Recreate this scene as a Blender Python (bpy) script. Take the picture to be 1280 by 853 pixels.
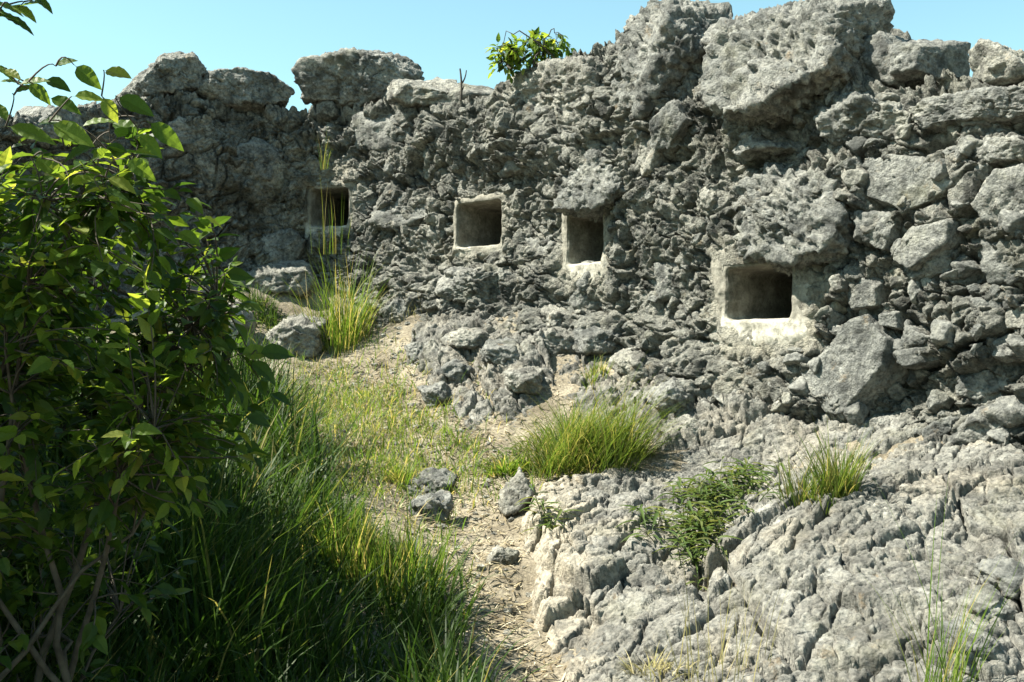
import bpy, bmesh, math, random
import numpy as np
from mathutils import Vector

for o in list(bpy.data.objects):
    bpy.data.objects.remove(o)
scene = bpy.context.scene
COL = scene.collection
R = math.radians
rng = np.random.default_rng(7)
random.seed(7)

# ------------------------------------------------------------------ camera
F = 1244.0                      # focal length in photo pixels (photo 1280 x 853)
cam_d = bpy.data.cameras.new('camera')
cam_d.sensor_width = 36.0
cam_d.lens = 36.0 * F / 1280.0
cam_d.clip_start = 0.05
cam_d.clip_end = 2000
cam = bpy.data.objects.new('camera', cam_d)
cam.location = (0, 0, 0)
cam.rotation_euler = (R(90), 0, 0)
COL.objects.link(cam)
scene.camera = cam

# ------------------------------------------------------------------ light
S = np.array([-0.57, -0.06, 0.82]); S /= np.linalg.norm(S)      # direction to the sun
elev = math.asin(S[2]); rot = math.atan2(S[0], S[1])
world = bpy.data.worlds.new('World')
scene.world = world
world.use_nodes = True
nt = world.node_tree
bg = nt.nodes['Background']
sky = nt.nodes.new('ShaderNodeTexSky')
sky.sky_type = 'NISHITA'
sky.sun_disc = False
sky.sun_elevation = elev
sky.sun_rotation = rot
sky.altitude = 300
sky.air_density = 1.25
sky.dust_density = 0.6
sky.ozone_density = 1.0
tint = nt.nodes.new('ShaderNodeMix'); tint.data_type = 'RGBA'; tint.blend_type = 'MULTIPLY'
tint.inputs[0].default_value = 1.0
tint.inputs[7].default_value = (1.03, 1.27, 1.06, 1)
nt.links.new(sky.outputs[0], tint.inputs[6])
nt.links.new(tint.outputs[2], bg.inputs[0])
bg.inputs[1].default_value = 0.062
sun_d = bpy.data.lights.new('sun', 'SUN')
sun_d.energy = 5.0
sun_d.angle = R(0.5)
sun_d.color = (1.0, 0.95, 0.83)
sun = bpy.data.objects.new('sun', sun_d)
sun.rotation_euler = Vector((-S[0], -S[1], -S[2])).to_track_quat('-Z', 'Y').to_euler()
sun.location = (-6, 3, 10)
COL.objects.link(sun)
scene.view_settings.view_transform = 'Standard'
scene.view_settings.look = 'None'
scene.view_settings.exposure = 1.72
scene.view_settings.gamma = 1.0
scene.view_settings.use_curve_mapping = False
scene.render.engine = 'CYCLES'

# ------------------------------------------------------------------ numpy noise
def _hash(ix, iy, iz, seed):
    h = (ix.astype(np.uint32) * np.uint32(374761393) + iy.astype(np.uint32) * np.uint32(668265263)
         + iz.astype(np.uint32) * np.uint32(2147483647 ^ 0x5bd1e995) + np.uint32(seed * 974711 + 17))
    h = (h ^ (h >> np.uint32(13))) * np.uint32(1274126177)
    h = (h ^ (h >> np.uint32(16))) * np.uint32(2246822519)
    return h ^ (h >> np.uint32(15))

_G = rng.normal(size=(256, 3)); _G /= np.linalg.norm(_G, axis=1)[:, None]

def perlin(p, seed=0):
    pi = np.floor(p).astype(np.int64); f = p - pi
    u = f * f * f * (f * (f * 6 - 15) + 10)
    out = np.zeros(len(p))
    for dx in (0, 1):
        wx = u[:, 0] if dx else 1 - u[:, 0]
        for dy in (0, 1):
            wy = u[:, 1] if dy else 1 - u[:, 1]
            for dz in (0, 1):
                wz = u[:, 2] if dz else 1 - u[:, 2]
                g = _G[_hash(pi[:, 0] + dx, pi[:, 1] + dy, pi[:, 2] + dz, seed) & np.uint32(255)]
                out += wx * wy * wz * (g[:, 0] * (f[:, 0] - dx) + g[:, 1] * (f[:, 1] - dy) + g[:, 2] * (f[:, 2] - dz))
    return out * 1.6

def fbm(p, octv=4, seed=0, gain=0.5, ridged=False):
    a, s, out = 1.0, 1.0, np.zeros(len(p))
    for i in range(octv):
        n = perlin(p * s, seed + i * 7)
        out += a * ((0.5 - np.abs(n)) * 2 if ridged else n)
        a *= gain; s *= 2.03
    return out

def worley(p, seed=0, jitter=0.95):
    """F1, F2, cell random (2 values), vector to the nearest point"""
    pi = np.floor(p).astype(np.int64); f = p - pi
    n = len(p)
    f1 = np.full(n, 9.0); f2 = np.full(n, 9.0); idx = np.zeros(n, np.uint32); vec = np.zeros((n, 3))
    for dx in (-1, 0, 1):
        for dy in (-1, 0, 1):
            for dz in (-1, 0, 1):
                h = _hash(pi[:, 0] + dx, pi[:, 1] + dy, pi[:, 2] + dz, seed)
                q = np.stack([(h & np.uint32(1023)) / 1023.0, ((h >> np.uint32(10)) & np.uint32(1023)) / 1023.0,
                              ((h >> np.uint32(20)) & np.uint32(1023)) / 1023.0], 1)
                v = np.array([dx, dy, dz]) + 0.5 + (q - 0.5) * jitter - f
                d = np.sqrt((v * v).sum(1))
                near = d < f1
                f2 = np.where(near, f1, np.minimum(f2, d))
                idx = np.where(near, h, idx); vec[near] = v[near]
                f1 = np.where(near, d, f1)
    r1 = ((idx * np.uint32(2654435761)) >> np.uint32(8) & np.uint32(4095)) / 4095.0
    r2 = ((idx * np.uint32(40503)) >> np.uint32(4) & np.uint32(4095)) / 4095.0
    return f1, f2, r1, r2, vec

def chips(P, scales, seed, tilt=0.5, step=0.25):
    """angular broken faces: every cell of a cellular pattern is a flat facet with its own tilt and height"""
    h = np.zeros(len(P))
    for i, sc in enumerate(scales):
        f1, f2, r1, r2, v = worley(P * sc, seed + i * 17, 1.0)
        a, c = r1 * 6.283, r2 * 2 - 1
        q = np.sqrt(np.clip(1 - c * c, 0, 1))
        ed = smooth(0.0, 0.09, f2 - f1)
        h += ed * tilt / sc * (v[:, 0] * np.cos(a) * q + v[:, 1] * np.sin(a) * q + v[:, 2] * c) + ed * step / sc * (0.35 + ((r1 * 7.3 + r2 * 3.1) % 1.0)) - step / sc * 0.8
    return h

def streak(P, k, e=(0.5, -0.5, 0.7), squash=0.62):
    e = np.array(e) / np.linalg.norm(e)
    return (P - squash * (P @ e)[:, None] * e) * k

def smooth(a, b, x):
    t = np.clip((x - a) / (b - a), 0, 1)
    return t * t * (3 - 2 * t)

# ------------------------------------------------------------------ projection helpers (photo survey -> metres)
def at(px, py, d):
    return np.array([(px - 640.0) / F * d, d, (426.5 - py) / F * d])

def proj(P):
    y = np.maximum(P[:, 1], 0.05)
    return 640 + P[:, 0] / y * F, 426.5 - P[:, 2] / y * F

def poly_sd(x, y, poly):
    """signed distance, positive inside"""
    poly = np.asarray(poly, float); n = len(poly)
    d = np.full(len(x), 1e9); inside = np.zeros(len(x), bool)
    for i in range(n):
        ax, ay = poly[i]; bx, by = poly[(i + 1) % n]
        ex, ey = bx - ax, by - ay
        t = np.clip(((x - ax) * ex + (y - ay) * ey) / (ex * ex + ey * ey + 1e-9), 0, 1)
        d = np.minimum(d, np.hypot(x - ax - t * ex, y - ay - t * ey))
        c = ((ay > y) != (by > y)) & (x < (bx - ax) * (y - ay) / (by - ay + 1e-12) + ax)
        inside ^= c
    return np.where(inside, d, -d)

# ------------------------------------------------------------------ materials
def new_mat(name):
    m = bpy.data.materials.new(name); m.use_nodes = True
    return m, m.node_tree, m.node_tree.nodes['Principled BSDF']

def ramp(nt, fac, stops):
    r = nt.nodes.new('ShaderNodeValToRGB')
    while len(r.color_ramp.elements) > 1: r.color_ramp.elements.remove(r.color_ramp.elements[-1])
    r.color_ramp.elements[0].position = stops[0][0]; r.color_ramp.elements[0].color = (*stops[0][1], 1)
    for p, c in stops[1:]:
        e = r.color_ramp.elements.new(p); e.color = (*c, 1)
    nt.links.new(fac, r.inputs[0])
    return r.outputs[0]

def noise(nt, co, scale, detail=6, rough=0.6):
    n = nt.nodes.new('ShaderNodeTexNoise')
    n.inputs['Scale'].default_value = scale; n.inputs['Detail'].default_value = detail; n.inputs['Roughness'].default_value = rough
    nt.links.new(co, n.inputs['Vector'])
    return n.outputs[0]

def mixc(nt, fac, a, b, mode='MIX'):
    m = nt.nodes.new('ShaderNodeMix'); m.data_type = 'RGBA'; m.blend_type = mode
    for s, v in ((m.inputs[0], fac), (m.inputs[6], a), (m.inputs[7], b)):
        if isinstance(v, (int, float)): s.default_value = v
        elif isinstance(v, tuple): s.default_value = (*v, 1)
        else: nt.links.new(v, s)
    return m.outputs[2]

def rock_material(name, dark, mid, light, lichen=(0.40, 0.40, 0.36), lich_amt=0.5, warm=None, plaster=False, bump=0.5, objspace=False, stain=1.0):
    m, nt, b = new_mat(name)
    tc = nt.nodes.new('ShaderNodeTexCoord'); co = tc.outputs['Object']
    if objspace:
        oi = nt.nodes.new('ShaderNodeObjectInfo')
        add = nt.nodes.new('ShaderNodeVectorMath'); add.operation = 'ADD'
        nt.links.new(co, add.inputs[0]); nt.links.new(oi.outputs['Location'], add.inputs[1]); co = add.outputs[0]
    c = ramp(nt, noise(nt, co, 2.2, 8, 0.65), [(0.30, dark), (0.5, mid), (0.70, light)])
    sp = ramp(nt, noise(nt, co, 38, 5, 0.7), [(0.36, (0.30, 0.31, 0.31)), (0.50, (0.95, 0.95, 0.95)), (0.68, (1.5, 1.47, 1.4))])
    c = mixc(nt, 0.85, c, sp, 'MULTIPLY')
    lf = ramp(nt, noise(nt, co, 9, 7, 0.72), [(0.56, (0, 0, 0)), (0.66, (1, 1, 1))])
    lm = nt.nodes.new('ShaderNodeMath'); lm.operation = 'MULTIPLY'; nt.links.new(lf, lm.inputs[0]); lm.inputs[1].default_value = lich_amt
    c = mixc(nt, lm.outputs[0], c, lichen)
    df = ramp(nt, noise(nt, co, 5.3, 6, 0.7), [(0.50, (0, 0, 0)), (0.62, (0.9 * stain,) * 3)])
    c = mixc(nt, df, c, tuple(0.5 * v for v in dark))
    mp = nt.nodes.new('ShaderNodeMapping'); mp.inputs['Scale'].default_value = (7, 7, 1.1); nt.links.new(co, mp.inputs[0])
    sf = ramp(nt, noise(nt, mp.outputs[0], 1.0, 6, 0.65), [(0.54, (0, 0, 0)), (0.68, (0.7 * stain,) * 3)])
    c = mixc(nt, sf, c, tuple(0.55 * v for v in dark))
    of = ramp(nt, noise(nt, co, 6.1, 6, 0.7), [(0.62, (0, 0, 0)), (0.74, (0.6, 0.6, 0.6))])
    c = mixc(nt, of, c, (0.24, 0.165, 0.085))
    mf = ramp(nt, noise(nt, co, 3.1, 5, 0.6), [(0.55, (0, 0, 0)), (0.75, (0.35, 0.35, 0.35))])
    c = mixc(nt, mf, c, (0.17, 0.165, 0.10))
    if warm or plaster:
        at_ = nt.nodes.new('ShaderNodeAttribute'); at_.attribute_name = 'coat'
        pc = ramp(nt, noise(nt, co, 14, 6, 0.65), [(0.32, tuple(0.62 * v for v in warm)), (0.5, warm), (0.68, tuple(min(0.82, 1.25 * v) for v in warm))])
        pc = mixc(nt, 0.6, pc, sp, 'MULTIPLY')
        c = mixc(nt, at_.outputs['Fac'], c, pc)
    nt.links.new(c, b.inputs['Base Color'])
    b.inputs['Roughness'].default_value = 0.93
    b.inputs['Specular IOR Level'].default_value = 0.25
    bp = nt.nodes.new('ShaderNodeBump'); bp.inputs['Strength'].default_value = min(1.0, bump * 1.35); bp.inputs['Distance'].default_value = 0.04
    bn = nt.nodes.new('ShaderNodeMath'); bn.operation = 'MULTIPLY_ADD'
    nt.links.new(noise(nt, co, 34, 9, 0.78), bn.inputs[0]); bn.inputs[1].default_value = 1.0
    vo = nt.nodes.new('ShaderNodeTexVoronoi'); vo.inputs['Scale'].default_value = 70; nt.links.new(co, vo.inputs['Vector'])
    vm = nt.nodes.new('ShaderNodeMath'); vm.operation = 'MULTIPLY'; nt.links.new(vo.outputs[0], vm.inputs[0]); vm.inputs[1].default_value = -0.35
    nt.links.new(vm.outputs[0], bn.inputs[2])
    nt.links.new(bn.outputs[0], bp.inputs['Height'])
    nt.links.new(bp.outputs[0], b.inputs['Normal'])
    return m

M_WALL = rock_material('mortared_rubble', (0.076, 0.079, 0.071), (0.204, 0.203, 0.179), (0.293, 0.287, 0.248), warm=(0.367, 0.342, 0.269), plaster=True, bump=0.7)
M_STONE = rock_material('grey_limestone', (0.095, 0.099, 0.093), (0.170, 0.172, 0.158), (0.251, 0.248, 0.223), lich_amt=0.45, bump=0.45, objspace=True)
M_STONE_PALE = rock_material('pale_limestone', (0.150, 0.146, 0.130), (0.230, 0.226, 0.198), (0.312, 0.302, 0.260), lich_amt=0.5, bump=0.5, objspace=True)
M_BED = rock_material('bedrock', (0.109, 0.106, 0.095), (0.175, 0.172, 0.153), (0.238, 0.234, 0.210), warm=(0.331, 0.298, 0.235), plaster=True, bump=0.45, lich_amt=0.5, stain=0.6)
M_LEDGE = rock_material('ledge_rock', (0.103, 0.100, 0.089), (0.166, 0.162, 0.144), (0.224, 0.221, 0.198), warm=(0.312, 0.281, 0.221), plaster=True, bump=0.45, lich_amt=0.5, stain=0.8)

def lining_material():
    m, nt, b = new_mat('lime_plaster')
    tc = nt.nodes.new('ShaderNodeTexCoord'); co = tc.outputs['Object']
    oi = nt.nodes.new('ShaderNodeObjectInfo')
    add = nt.nodes.new('ShaderNodeVectorMath'); add.operation = 'ADD'
    nt.links.new(co, add.inputs[0]); nt.links.new(oi.outputs['Location'], add.inputs[1]); co = add.outputs[0]
    at_ = nt.nodes.new('ShaderNodeAttribute'); at_.attribute_name = 'coat'
    c = ramp(nt, noise(nt, co, 8, 7, 0.7), [(0.30, (0.08, 0.075, 0.06)), (0.5, (0.155, 0.145, 0.118)), (0.68, (0.26, 0.245, 0.205))])  # bare tone darkened to stand in for shade inside the tunnels
    pale = ramp(nt, noise(nt, co, 11, 6, 0.7), [(0.3, (0.30, 0.285, 0.235)), (0.5, (0.44, 0.42, 0.35)), (0.68, (0.52, 0.50, 0.44))])
    pf = ramp(nt, noise(nt, co, 7, 6, 0.7), [(0.38, (0.25, 0.25, 0.25)), (0.58, (1, 1, 1))])
    pm = nt.nodes.new('ShaderNodeMath'); pm.operation = 'MULTIPLY'; nt.links.new(at_.outputs['Fac'], pm.inputs[0]); nt.links.new(pf, pm.inputs[1])
    c = mixc(nt, pm.outputs[0], c, pale)
    sp = ramp(nt, noise(nt, co, 45, 5, 0.7), [(0.34, (0.5, 0.5, 0.5)), (0.52, (1, 1, 1)), (0.72, (1.2, 1.2, 1.2))])
    c = mixc(nt, 0.7, c, sp, 'MULTIPLY')
    nt.links.new(c, b.inputs['Base Color'])
    b.inputs['Roughness'].default_value = 0.95
    b.inputs['Specular IOR Level'].default_value = 0.2
    bp = nt.nodes.new('ShaderNodeBump'); bp.inputs['Strength'].default_value = 0.5; bp.inputs['Distance'].default_value = 0.008
    nt.links.new(noise(nt, co, 60, 7, 0.7), bp.inputs['Height']); nt.links.new(bp.outputs[0], b.inputs['Normal'])
    return m
M_LINING = lining_material()

def soil_material():
    m, nt, b = new_mat('trodden_soil')
    tc = nt.nodes.new('ShaderNodeTexCoord'); co = tc.outputs['Object']
    c = ramp(nt, noise(nt, co, 3.0, 8, 0.7), [(0.3, (0.10, 0.085, 0.06)), (0.5, (0.20, 0.175, 0.13)), (0.7, (0.32, 0.285, 0.22))])
    sp = ramp(nt, noise(nt, co, 60, 5, 0.75), [(0.34, (0.4, 0.38, 0.34)), (0.52, (1, 1, 1)), (0.68, (1.5, 1.45, 1.35))])
    c = mixc(nt, 0.9, c, sp, 'MULTIPLY')
    nt.links.new(c, b.inputs['Base Color']); b.inputs['Roughness'].default_value = 0.97
    b.inputs['Specular IOR Level'].default_value = 0.15
    bp = nt.nodes.new('ShaderNodeBump'); bp.inputs['Strength'].default_value = 0.9; bp.inputs['Distance'].default_value = 0.015
    nt.links.new(noise(nt, co, 45, 8, 0.75), bp.inputs['Height']); nt.links.new(bp.outputs[0], b.inputs['Normal'])
    return m
M_SOIL = soil_material()

def leafy_material(name, stops, trans, t_amt=0.45, rough=0.5, per='island', gloss=0.18):
    m, nt, b = new_mat(name)
    if per == 'island':
        g = nt.nodes.new('ShaderNodeNewGeometry'); fac = g.outputs['Random Per Island']
    else:
        g = nt.nodes.new('ShaderNodeObjectInfo'); fac = g.outputs['Random']
    c = ramp(nt, fac, stops)
    tc = nt.nodes.new('ShaderNodeTexCoord')
    v = ramp(nt, noise(nt, tc.outputs['Object'], 40, 3, 0.6), [(0.35, (0.75, 0.75, 0.7)), (0.65, (1.15, 1.15, 1.1))])
    c = mixc(nt, 0.7, c, v, 'MULTIPLY')
    nt.links.new(c, b.inputs['Base Color'])
    b.inputs['Roughness'].default_value = rough
    b.inputs['Specular IOR Level'].default_value = gloss
    tr = nt.nodes.new('ShaderNodeBsdfTranslucent')
    tcx = mixc(nt, 1.0, c, trans, 'MULTIPLY')
    nt.links.new(tcx, tr.inputs[0])
    mx = nt.nodes.new('ShaderNodeMixShader'); mx.inputs[0].default_value = t_amt
    nt.links.new(b.outputs[0], mx.inputs[1]); nt.links.new(tr.outputs[0], mx.inputs[2])
    nt.links.new(mx.outputs[0], nt.nodes['Material Output'].inputs[0])
    return m

G_STOPS = [(0.0, (0.05, 0.095, 0.018)), (0.4, (0.085, 0.145, 0.022)), (0.7, (0.13, 0.175, 0.03)), (0.85, (0.22, 0.20, 0.07)), (1.0, (0.36, 0.30, 0.15))]
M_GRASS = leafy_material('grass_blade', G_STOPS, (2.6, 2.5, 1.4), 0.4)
M_TALL_SHADE = leafy_material('tall_grass_shade_tone', [(0, (0.016, 0.036, 0.009)), (0.5, (0.028, 0.056, 0.011)), (0.9, (0.05, 0.085, 0.017)), (1, (0.2, 0.17, 0.07))], (2.2, 2.3, 1.2), 0.35)  # darkened grass: the deep shade of the bank is put into the colour
M_LUSH = leafy_material('lush_grass_blade', [(0, (0.045, 0.078, 0.018)), (0.45, (0.075, 0.115, 0.024)), (0.75, (0.115, 0.145, 0.034)), (0.9, (0.20, 0.175, 0.07)), (1, (0.32, 0.27, 0.14))], (2.3, 2.3, 1.2), 0.4)
M_DRY = leafy_material('dry_grass_blade', [(0, (0.20, 0.20, 0.07)), (0.5, (0.32, 0.28, 0.13)), (1, (0.45, 0.40, 0.25))], (1.3, 1.3, 1.1), 0.3, rough=0.7)
M_STRAW = leafy_material('straw_litter', [(0, (0.14, 0.105, 0.06)), (0.35, (0.26, 0.21, 0.125)), (0.75, (0.39, 0.335, 0.225)), (1, (0.55, 0.50, 0.38))], (1, 1, 0.9), 0.15, rough=0.8, gloss=0.2)
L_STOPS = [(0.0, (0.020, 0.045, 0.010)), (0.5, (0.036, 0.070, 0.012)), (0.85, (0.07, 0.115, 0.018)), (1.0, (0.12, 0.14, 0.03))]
M_LEAF = leafy_material('broad_leaf', [(0.0, (0.03, 0.062, 0.013)), (0.4, (0.06, 0.11, 0.02)), (0.8, (0.10, 0.155, 0.03)), (1.0, (0.17, 0.19, 0.05))], (4.2, 3.4, 1.5), 0.5, rough=0.45, per='object')
M_LEAF_MASS_SHADE = leafy_material('broad_leaf_mass_shade', L_STOPS, (3.0, 2.7, 1.2), 0.45, rough=0.45, per='island')  # darker copy of the broad leaf, inner shade put into the colour
M_WEED = leafy_material('weed_leaf', [(0, (0.045, 0.075, 0.022)), (0.6, (0.075, 0.115, 0.032)), (1, (0.14, 0.15, 0.055))], (1.9, 1.8, 1.1), 0.35, per='object')
def bark():
    m, nt, b = new_mat('brown_bark')
    tc = nt.nodes.new('ShaderNodeTexCoord')
    c = ramp(nt, noise(nt, tc.outputs['Object'], 30, 5, 0.6), [(0.35, (0.03, 0.024, 0.017)), (0.65, (0.075, 0.062, 0.046))])
    nt.links.new(c, b.inputs['Base Color']); b.inputs['Roughness'].default_value = 0.9
    return m
M_BARK = bark()

# ------------------------------------------------------------------ mesh helpers
def mesh_from(name, V, Fc, smooth_=True, coat=None):
    me = bpy.data.meshes.new(name)
    V = np.asarray(V, np.float32); Fc = np.asarray(Fc, np.int32)
    k = Fc.shape[1]
    me.vertices.add(len(V)); me.vertices.foreach_set('co', V.ravel())
    me.loops.add(Fc.size); me.loops.foreach_set('vertex_index', Fc.ravel())
    me.polygons.add(len(Fc)); me.polygons.foreach_set('loop_start', np.arange(0, Fc.size, k, dtype=np.int32))
    me.polygons.foreach_set('loop_total', np.full(len(Fc), k, np.int32))
    me.polygons.foreach_set('use_smooth', np.full(len(Fc), smooth_, bool))
    if coat is not None:
        a = me.attributes.new('coat', 'FLOAT', 'POINT'); a.data.foreach_set('value', np.asarray(coat, np.float32))
    me.update(); me.validate()
    return me

def link(name, data, mat=None, parent=None, loc=None, **props):
    o = bpy.data.objects.new(name, data); COL.objects.link(o)
    if mat is not None and data is not None and not data.materials: data.materials.append(mat)
    if parent is not None: o.parent = parent
    if loc is not None: o.location = loc
    for k, v in props.items(): o[k] = v
    return o

def empty(name, loc, label, category, group=None):
    o = bpy.data.objects.new(name, None); COL.objects.link(o)
    o.location = loc; o['label'] = label; o['category'] = category
    o.empty_display_size = 0.1
    if group: o['group'] = group
    return o

def grid_faces(nu, nv):
    i = np.arange(nu - 1)[:, None] * nv + np.arange(nv - 1)[None, :]
    i = i.ravel()
    return np.stack([i, i + nv, i + nv + 1, i + 1], 1)

# ------------------------------------------------------------------ terrain
ctrl_px = [(640, 853, 4.3), (520, 853, 4.1), (400, 853, 3.8), (100, 853, 3.1), (900, 853, 4.0), (1280, 853, 3.6),
           (620, 720, 5.2), (620, 620, 6.2), (560, 520, 7.6), (480, 460, 8.9), (420, 430, 9.6), (560, 640, 6.0),
           (300, 440, 9.0), (330, 520, 7.2), (330, 600, 5.9), (400, 680, 5.0), (480, 640, 5.8), (200, 600, 5.1), (150, 700, 4.0), (0, 700, 3.7),
           (500, 760, 4.75),
           (700, 620, 6.0), (690, 760, 4.85), (800, 700, 5.2), (850, 570, 6.5), (950, 580, 6.1), (1000, 680, 5.1), (1100, 610, 5.5),
           (1280, 670, 4.7), (1150, 730, 4.6), (1280, 760, 4.1), (760, 505, 7.3), (680, 450, 8.0), (600, 405, 8.9), (500, 400, 9.7),
           (400, 360, 10.3), (300, 360, 9.9), (200, 400, 9.2)]
ctrl = [at(*c) for c in ctrl_px]
ctrl += [np.array(c) for c in [(0, 0, -1.6), (0, 2.2, -1.62), (-2, 1.3, -1.5), (2, 1.3, -1.6), (0, -3, -1.9), (-4, 0, -1.5), (4, 0, -1.6),
         (-4.5, 6, -0.5), (-4.6, 9.4, 0.35), (-8, 5, -0.7), (0.5, 11.5, 0.9), (3.2, 8.6, 0.3), (5.0, 5.2, -0.5), (-3, 13, 1.1), (5, 2.5, -1.2), (7, 9, 0.0)]]
ctrl = np.array(ctrl)

def _tps_fit(c):
    n = len(c); r2 = ((c[:, None, :2] - c[None, :, :2]) ** 2).sum(2)
    K = 0.5 * r2 * np.log(r2 + 1e-9) + np.eye(n) * 0.03
    Pm = np.c_[np.ones(n), c[:, :2]]
    A = np.zeros((n + 3, n + 3)); A[:n, :n] = K; A[:n, n:] = Pm; A[n:, :n] = Pm.T
    return np.linalg.solve(A, np.r_[c[:, 2], 0, 0, 0])
_W = _tps_fit(ctrl)

def ground_base(x, y):
    x = np.asarray(x, float).ravel(); y = np.asarray(y, float).ravel()
    r = np.hypot(x, y - 5.0)
    sc = np.minimum(1.0, 11.0 / np.maximum(r, 1e-6))
    xc, yc = x * sc, 5.0 + (y - 5.0) * sc
    r2 = (xc[:, None] - ctrl[None, :, 0]) ** 2 + (yc[:, None] - ctrl[None, :, 1]) ** 2
    z = (0.5 * r2 * np.log(r2 + 1e-9)) @ _W[:-3] + _W[-3] + _W[-2] * xc + _W[-1] * yc
    far = smooth(7.0, 16.0, r)
    zf = -0.9 - 0.10 * np.maximum(r - 8, 0)
    return z * (1 - far) + np.maximum(zf, -9 - 0.01 * r) * far

def ground_z(x, y):
    x = np.asarray(x, float).ravel(); y = np.asarray(y, float).ravel()
    z = ground_base(x, y)
    p = np.c_[x, y, np.zeros(len(x))]
    near = 1 - smooth(14, 40, np.hypot(x, y))
    return z + near * (0.07 * fbm(p * 1.1, 3, 3) + 0.022 * fbm(p * 6.0, 3, 5) + 0.012 * fbm(p * 24.0, 2, 9))

def axis(lo, hi, step, far):
    a = list(np.arange(lo, hi + 1e-6, step)); s = step
    while a[-1] < far: s *= 1.35; a.append(a[-1] + s)
    s = step; b = []
    v = a[0]
    while v > -far: s *= 1.35; v -= s; b.append(v)
    return np.array(b[::-1] + a)
gx = axis(-3.0, 2.6, 0.022, 600); gy = axis(2.4, 10.6, 0.026, 600)
GX, GY = np.meshgrid(gx, gy, indexing='ij')
GZ = np.concatenate([ground_z(GX.ravel()[i:i + 60000], GY.ravel()[i:i + 60000]) for i in range(0, GX.size, 60000)])
link('ground', mesh_from('ground', np.c_[GX.ravel(), GY.ravel(), GZ], grid_faces(len(gx), len(gy))), M_SOIL, kind='structure')

# ------------------------------------------------------------------ bedrock (heightfields that break through the soil)
OUT_A = [(642, 645), (668, 600), (720, 590), (800, 556), (880, 520), (960, 505), (1080, 505), (1200, 525), (1420, 570), (1500, 1000), (700, 1000), (690, 870), (650, 770), (652, 720)]
OUT_B = [(510, 455), (490, 410), (545, 372), (640, 355), (740, 370), (900, 400), (1100, 520), (1000, 570), (880, 570), (800, 560), (720, 530), (690, 500), (650, 545), (580, 550), (540, 510)]

def bed_detail(P, seed, stretch=(0.62, 1.0)):
    """jointed limestone: tilted blocks parted by open cracks"""
    w = np.c_[fbm(P * 2.1, 3, seed), fbm(P * 2.1 + 9, 3, seed + 1), np.zeros(len(P))] * 0.06
    a = R(32); c, s = math.cos(a), math.sin(a)
    q = P + w
    q = np.c_[(q[:, 0] * c + q[:, 1] * s) * stretch[0], (-q[:, 0] * s + q[:, 1] * c) * stretch[1], np.zeros(len(P))]
    h = np.zeros(len(P))
    for sc, tilt, amp, crk, wid, sd in ((1.5, 0.075, 0.035, 0.085, 0.034, 1), (3.3, 0.034, 0.016, 0.065, 0.058, 2), (7.0, 0.016, 0.008, 0.040, 0.10, 3), (15.0, 0.006, 0.003, 0.014, 0.15, 4)):
        qq = q * sc; qq[:, 2] = 0.5
        f1, f2, r1, r2, v = worley(qq, seed + sd * 31)
        ed = smooth(0.0, wid, f2 - f1)
        on = smooth(0.25, 0.6, np.abs(np.sin(r1 * 17 + r2 * 5))) if sd > 2 else 1.0
        h += ed * (amp * (r1 - 0.5) * 2 + (v[:, 0] * np.cos(r2 * 6.283) + v[:, 1] * np.sin(r2 * 6.283)) * tilt) - (1 - ed) * crk * on
    h += 0.018 * fbm(P * 2.2, 2, seed + 50) + 0.005 * (fbm(P * 11, 4, seed + 60, 0.5, True) - 0.6)
    h += chips(np.c_[P[:, :2] + w[:, :2] * 0.3, np.zeros(len(P))], (13.0, 28.0), seed + 70, 0.13, 0.08)
    pit = fbm(P * 8 + 40, 3, seed + 95)
    h -= 0.03 * smooth(0.42, 0.64, pit)
    return h

_bed = {}
def bed_height(x, y, which):
    P = np.c_[x, y, np.zeros(len(x))]
    zb = ground_base(x, y)
    px, py = proj(np.c_[x, y, zb])
    if which == 'A':
        sd = poly_sd(px, py, OUT_A) + 14 * fbm(P * 4.0, 3, 77)
        lift = smooth(-14, 34, sd)
        hump = 0.22 * np.exp(-(((px - 1060) / 170) ** 2 + ((py - 715) / 95) ** 2)) + 0.06 * np.exp(-(((px - 740) / 80) ** 2 + ((py - 700) / 70) ** 2))
        gully = -0.05 * np.exp(-((poly_sd(px, py, [(842, 610), (930, 590), (1060, 585), (1050, 625), (930, 660), (880, 735), (845, 690)]) / 30.0).clip(-9, 0)) ** 2)
        return zb - 0.16 + lift * (0.24 + hump + gully + bed_detail(P, 11)), sd, px, py
    sd = poly_sd(px, py, OUT_B) + 12 * fbm(P * 4.0, 3, 78)
    lift = smooth(-25, 45, sd)
    return zb - 0.14 + lift * (0.20 + 1.6 * bed_detail(P, 23, (1.0, 0.55)) + 0.05 * (fbm(np.c_[x * 3 + y * 2, y * 6 - x * 2, 0 * x], 4, 29, 0.55, True) - 0.6)), sd, px, py

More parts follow.
